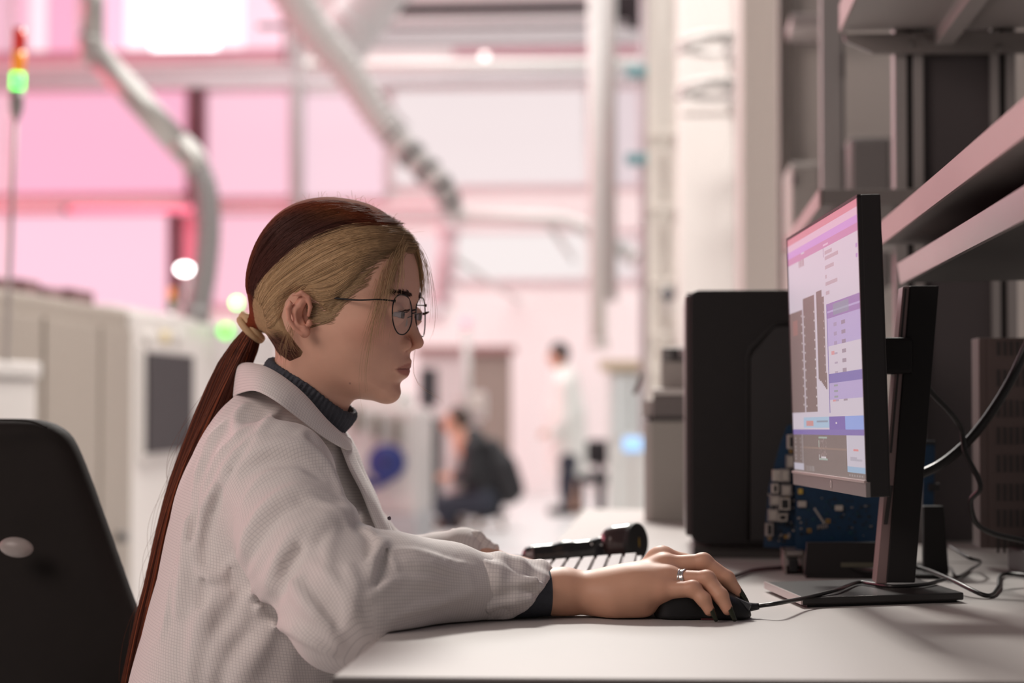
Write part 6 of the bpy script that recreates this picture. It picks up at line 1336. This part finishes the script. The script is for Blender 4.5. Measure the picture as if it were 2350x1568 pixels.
tag(lathe('side_knob', [(.0001, -.004), (.016, -.004), (.0225, .004), (.020, .010), (.010, .014), (.0001, .015)], mat('knob_grey', (.30, .265, .25), .4), ch_, 28, M=M @ Matrix.Diagonal((1.0, .58, 1, 1))), 'oval grey knob on the backrest')
rim = [(P(u, v, CYY - .012)) for u, v in ((-120, 968), (0, 964), (70, 968), (108, 982))]; tube('piping', rim, .0016, fab, ch_, 6, 20)
box('seat', (-.80, 2.12, .40), (-.28, 2.58, .47), fab, ch_, .03, seg=3)
box('back_bracket', (-.80, 2.62, .40), (-.72, 2.68, .60), mat('chair_plastic', (.02, .02, .02), .5), ch_, .01)
tube('gas_column', [(-.54, 2.36, .40), (-.54, 2.36, .08)], .025, greyM, ch_, 16)
for k in range(5):
    t = k * 2 * math.pi / 5 + .3; e_ = (-.54 + .28 * math.cos(t), 2.36 + .28 * math.sin(t), .07)
    tube('base_leg', [(-.54, 2.36, .11), e_], [.024, .016], MATS['chair_plastic'], ch_, 10, 5); tube('castor', [(e_[0] - .012, e_[1], .028), (e_[0] + .012, e_[1], .028)], .028, MATS['chair_plastic'], ch_, 14)
# ================================================================== people in the background
def simple_person(name, loc, label, h, shapes):
    """shapes: (part name, sdf, lo, hi, material, is_body)."""
    o = thing(name, loc, label, 'person'); b = None
    for nm, f, lo, hi, m in shapes:
        V, F = nets(f, lo, hi, h); c = fastmesh(nm, V, F, m, o)
    return o
sk2 = mat('skin_far', srgb(206, 160, 136), .6); jk = mat('jacket_black', (.022, .021, .024), .7, var=.15); tr = mat('trousers_navy', (.022, .026, .042), .7, var=.1); shirt = mat('shirt_grey', (.45, .42, .40), .7); hb_ = mat('hair_brown', (.055, .032, .022), .6); wc = mat('coat_white_far', (.80, .80, .76), .7, var=.04); bl_ = mat('hair_black', (.02, .018, .018), .6)
Y1 = 15.4
m_ = lambda u, v, dy=0: tuple(P(u, v, Y1 + dy))
def bb(*pts, pad=.25): a = np.array(pts); return a.min(0) - pad, a.max(0) + pad
def man_body(X, Y, Z):
    d = ell(X, Y, Z, m_(1044, 970), (.085, .075, .11)); d = smin(d, ell(X, Y, Z, m_(1020, 978), (.03, .02, .03)), .03)
    d = smin(d, rc(X, Y, Z, m_(1056, 985), m_(1074, 1010), .05, .055), .03)
    d = smin(d, rc(X, Y, Z, m_(1074, 1020), m_(1108, 1140), .12, .12), .05)
    for dy in (-.16, .16):
        d = smin(d, chain(X, Y, Z, [m_(1080, 1028, dy), m_(1078, 1086, dy * 1.25), m_(1036, 1096, dy * .5)], [.035, .035, .03], .01), .02)
        d = smin(d, rc(X, Y, Z, m_(1034, 1096, dy * .5), m_(1014, 1094, dy * .4), .034, .024), .02)
        for k in range(4): d = smin(d, rc(X, Y, Z, m_(1016, 1090 + k * 4, dy * .4), m_(1004, 1090 + k * 5, dy * .4), .011, .008), .008)
        d = smin(d, chain(X, Y, Z, [m_(1112, 1152, dy * .78), m_(1008, 1160, dy * .78), m_(1042, 1214, dy * .78)], [.06, .045, .035], .02), .02)
    return d
def man_jacket(X, Y, Z):
    d = chain(X, Y, Z, [m_(1082, 1014), m_(1092, 1070), m_(1112, 1150)], [.115, .145, .15], .03)
    for dy in (-.17, .17): d = smin(d, chain(X, Y, Z, [m_(1080, 1026, dy), m_(1078, 1086, dy * 1.25), m_(1048, 1096, dy * .6)], [.065, .056, .045], .02), .03)
    return smax(d, -np.maximum(rc(X, Y, Z, m_(1040, 1030), m_(1050, 1130), .085, .09), np.abs(Y - Y1) - .08), .02)
def man_shirt(X, Y, Z): return chain(X, Y, Z, [m_(1064, 1015), m_(1058, 1060), m_(1056, 1140)], [.06, .09, .09], .02)
def man_legs(X, Y, Z):
    d = None
    for dy in (-.12, .13):
        c = chain(X, Y, Z, [m_(1112, 1152, dy), m_(1008, 1160, dy), m_(1040, 1206, dy)], [.105, .075, .058], .03); d = c if d is None else smin(d, c, .03)
    return d
def man_hair(X, Y, Z): return smax(ell(X, Y, Z, m_(1052, 962), (.092, .085, .105)), -ell(X, Y, Z, m_(1022, 986), (.10, .2, .11)), .02)
def man_shoe(X, Y, Z, dy): q = np.array(m_(1042, 1212, dy)); return rc(X, Y, Z, (q[0] + .03, q[1], .05), (q[0] - .14, q[1], .035), .05, .035)
lo, hi = bb(m_(1000, 930), m_(1130, 1220), (m_(1040, 1200)[0], Y1, .2), pad=.4)
simple_person('person', m_(1080, 1210), 'person in a black jacket crouching with hands together in the far background', .02, [('body', man_body, lo, hi, sk2), ('jacket', man_jacket, lo, hi, jk), ('shirt', man_shirt, lo, hi, shirt), ('trousers', man_legs, lo, hi, tr), ('hair', man_hair, lo, hi, hb_)] + [('shoe', (lambda dy: lambda X, Y, Z: man_shoe(X, Y, Z, dy))(dy), lo, hi, mat('shoe_brown', (.12, .07, .035), .6)) for dy in (-.12, .13)])
bp_ = thing('backpack', m_(1150, 1140), 'black backpack on the back of the crouching person in black', 'backpack')
lo, hi = bb(m_(1130, 1020), m_(1185, 1140), pad=.25)
V, F = nets(lambda X, Y, Z: smax(chain(X, Y, Z, [m_(1128, 1030), m_(1150, 1075), m_(1166, 1125)], [.085, .12, .115], .04), np.abs(Y - Y1) - .17, .05), lo, hi, .02); fastmesh('bag', V, F, jk, bp_)
V, F = nets(lambda X, Y, Z: smax(rc(X, Y, Z, m_(1172, 1085), m_(1182, 1125), .07, .075), np.abs(Y - Y1) - .12, .04), lo, hi, .02); fastmesh('pocket', V, F, jk, bp_)
for dy in (-.1, .1): tube('strap', [m_(1120, 1018, dy), m_(1098, 1020, dy), m_(1086, 1060, dy * 1.6), m_(1110, 1120, dy * 1.5)], .02, jk, bp_, 8, 14)
st = thing('low_stool', m_(1120, 1200), 'low dark stool under the crouching person in black', 'stool'); q = m_(1116, 1180); lathe('seat', [(.001, 0), (.15, 0), (.16, .02), (.15, .04), (.001, .04)], jk, st, 20, M=Matrix.Translation((q[0], q[1], max(.10, q[2] - .06))))
for k in range(3): t = k * 2.09; tube('leg', [(q[0] + .1 * math.cos(t), q[1] + .1 * math.sin(t), max(.10, q[2] - .06)), (q[0] + .14 * math.cos(t), q[1] + .14 * math.sin(t), 0)], .014, mat('stool_wood', (.30, .18, .08), .5), st, 8)
Y2 = 17.5
w_ = lambda u, v, dy=0: tuple(P(u, v, Y2 + dy))
fz = 925 + .98 * 4570 / Y2
def w_body(X, Y, Z):
    d = ell(X, Y, Z, w_(1281, 818), (.08, .085, .11)); d = smin(d, ell(X, Y, Z, w_(1262, 822), (.03, .02, .03)), .03); d = smin(d, rc(X, Y, Z, w_(1284, 838), w_(1290, 870), .05, .06), .03); d = smin(d, rc(X, Y, Z, w_(1294, 895), w_(1302, 1020), .09, .10), .03)
    for dy in (-.2, .2):
        d = smin(d, chain(X, Y, Z, [w_(1292, 890, dy * .9), w_(1297, 961, dy * 1.15), w_(1264, 990, dy)], [.03, .03, .025], .01), .01); d = smin(d, rc(X, Y, Z, w_(1262, 991, dy), w_(1244, 996, dy), .032, .018), .02)
        for k in range(4): d = smin(d, rc(X, Y, Z, w_(1248, 990 + 4 * k, dy), w_(1238, 992 + 5 * k, dy), .012, .009), .008)
        d = smin(d, chain(X, Y, Z, [w_(1304, 1030, dy * .5), w_(1308, 1110, dy * .6), (w_(1316, 1180)[0], Y2 + dy * .6, .06)], [.08, .06, .045], .02), .03)
    return d
def w_coat(X, Y, Z):
    d = chain(X, Y, Z, [w_(1294, 872), w_(1298, 950), w_(1304, 1080)], [.13, .17, .19], .04)
    for dy in (-.22, .22): d = smin(d, chain(X, Y, Z, [w_(1294, 880, dy), w_(1298, 962, dy * 1.15), w_(1268, 990, dy)], [.075, .065, .05], .03), .04)
    return smax(d, np.float32(P(1300, 1092, Y2).z) - Z, .02)
def w_legs(X, Y, Z):
    d = None
    for dy, du in ((-.12, -6), (.12, 12)):
        c = chain(X, Y, Z, [w_(1304, 1060, dy), w_(1308 + du, 1120, dy), (w_(1312 + du, 1180)[0], Y2 + dy, .09)], [.10, .075, .06], .02); d = c if d is None else smin(d, c, .02)
    return d
def w_shoe(X, Y, Z, dy, du): q = w_(1312 + du, 1180); return rc(X, Y, Z, (q[0] + .02, Y2 + dy, .05), (q[0] - .15, Y2 + dy, .04), .05, .038)
lo, hi = bb(w_(1250, 790), w_(1330, 1180), (w_(1300, 1180)[0], Y2, .25), pad=.42)
simple_person('person', (w_(1300, 1180)[0], Y2, 0), 'person with black hair standing in a long white coat in the far background', .022, [('body', w_body, lo, hi, sk2), ('white_coat', w_coat, lo, hi, wc), ('trousers', w_legs, lo, hi, tr), ('hair', lambda X, Y, Z: smax(ell(X, Y, Z, w_(1284, 811), (.092, .095, .105)), -ell(X, Y, Z, w_(1262, 836), (.10, .2, .10)), .02), lo, hi, bl_)] + [('shoe', (lambda dy, du: lambda X, Y, Z: w_shoe(X, Y, Z, dy, du))(dy, du), lo, hi, bl_) for dy, du in ((-.12, -6), (.12, 12))])
# office chair in the right background
oc = thing('office_chair', P(1385, 1180, 13), 'black swivel chair in the far background, right of the white-coated person', 'chair'); Y3 = 13.2
f3 = lambda u, v, dy=0: tuple(P(u, v, Y3 + dy)); rect_box('backrest', 1345, 1010, 1408, 1068, Y3 + .18, .07, jk, oc, .03); rect_box('seat', 1334, 1088, 1422, 1112, Y3 - .2, .45, jk, oc, .03)
rect_box('back_bar', 1370, 1060, 1384, 1100, Y3 + .22, .03, jk, oc); tube('gas_column', [f3(1378, 1108), (f3(1378, 1180)[0], Y3, .06)], .03, jk, oc, 12)
for k in range(5): t = k * 1.257; c = f3(1378, 1200); tube('base_leg', [(c[0], Y3, .10), (c[0] + .26 * math.cos(t), Y3 + .26 * math.sin(t), .05)], .022, jk, oc, 8); tube('castor', [(c[0] + .26 * math.cos(t), Y3 + .26 * math.sin(t) - .02, .03), (c[0] + .26 * math.cos(t), Y3 + .26 * math.sin(t) + .02, .03)], .03, jk, oc, 12)
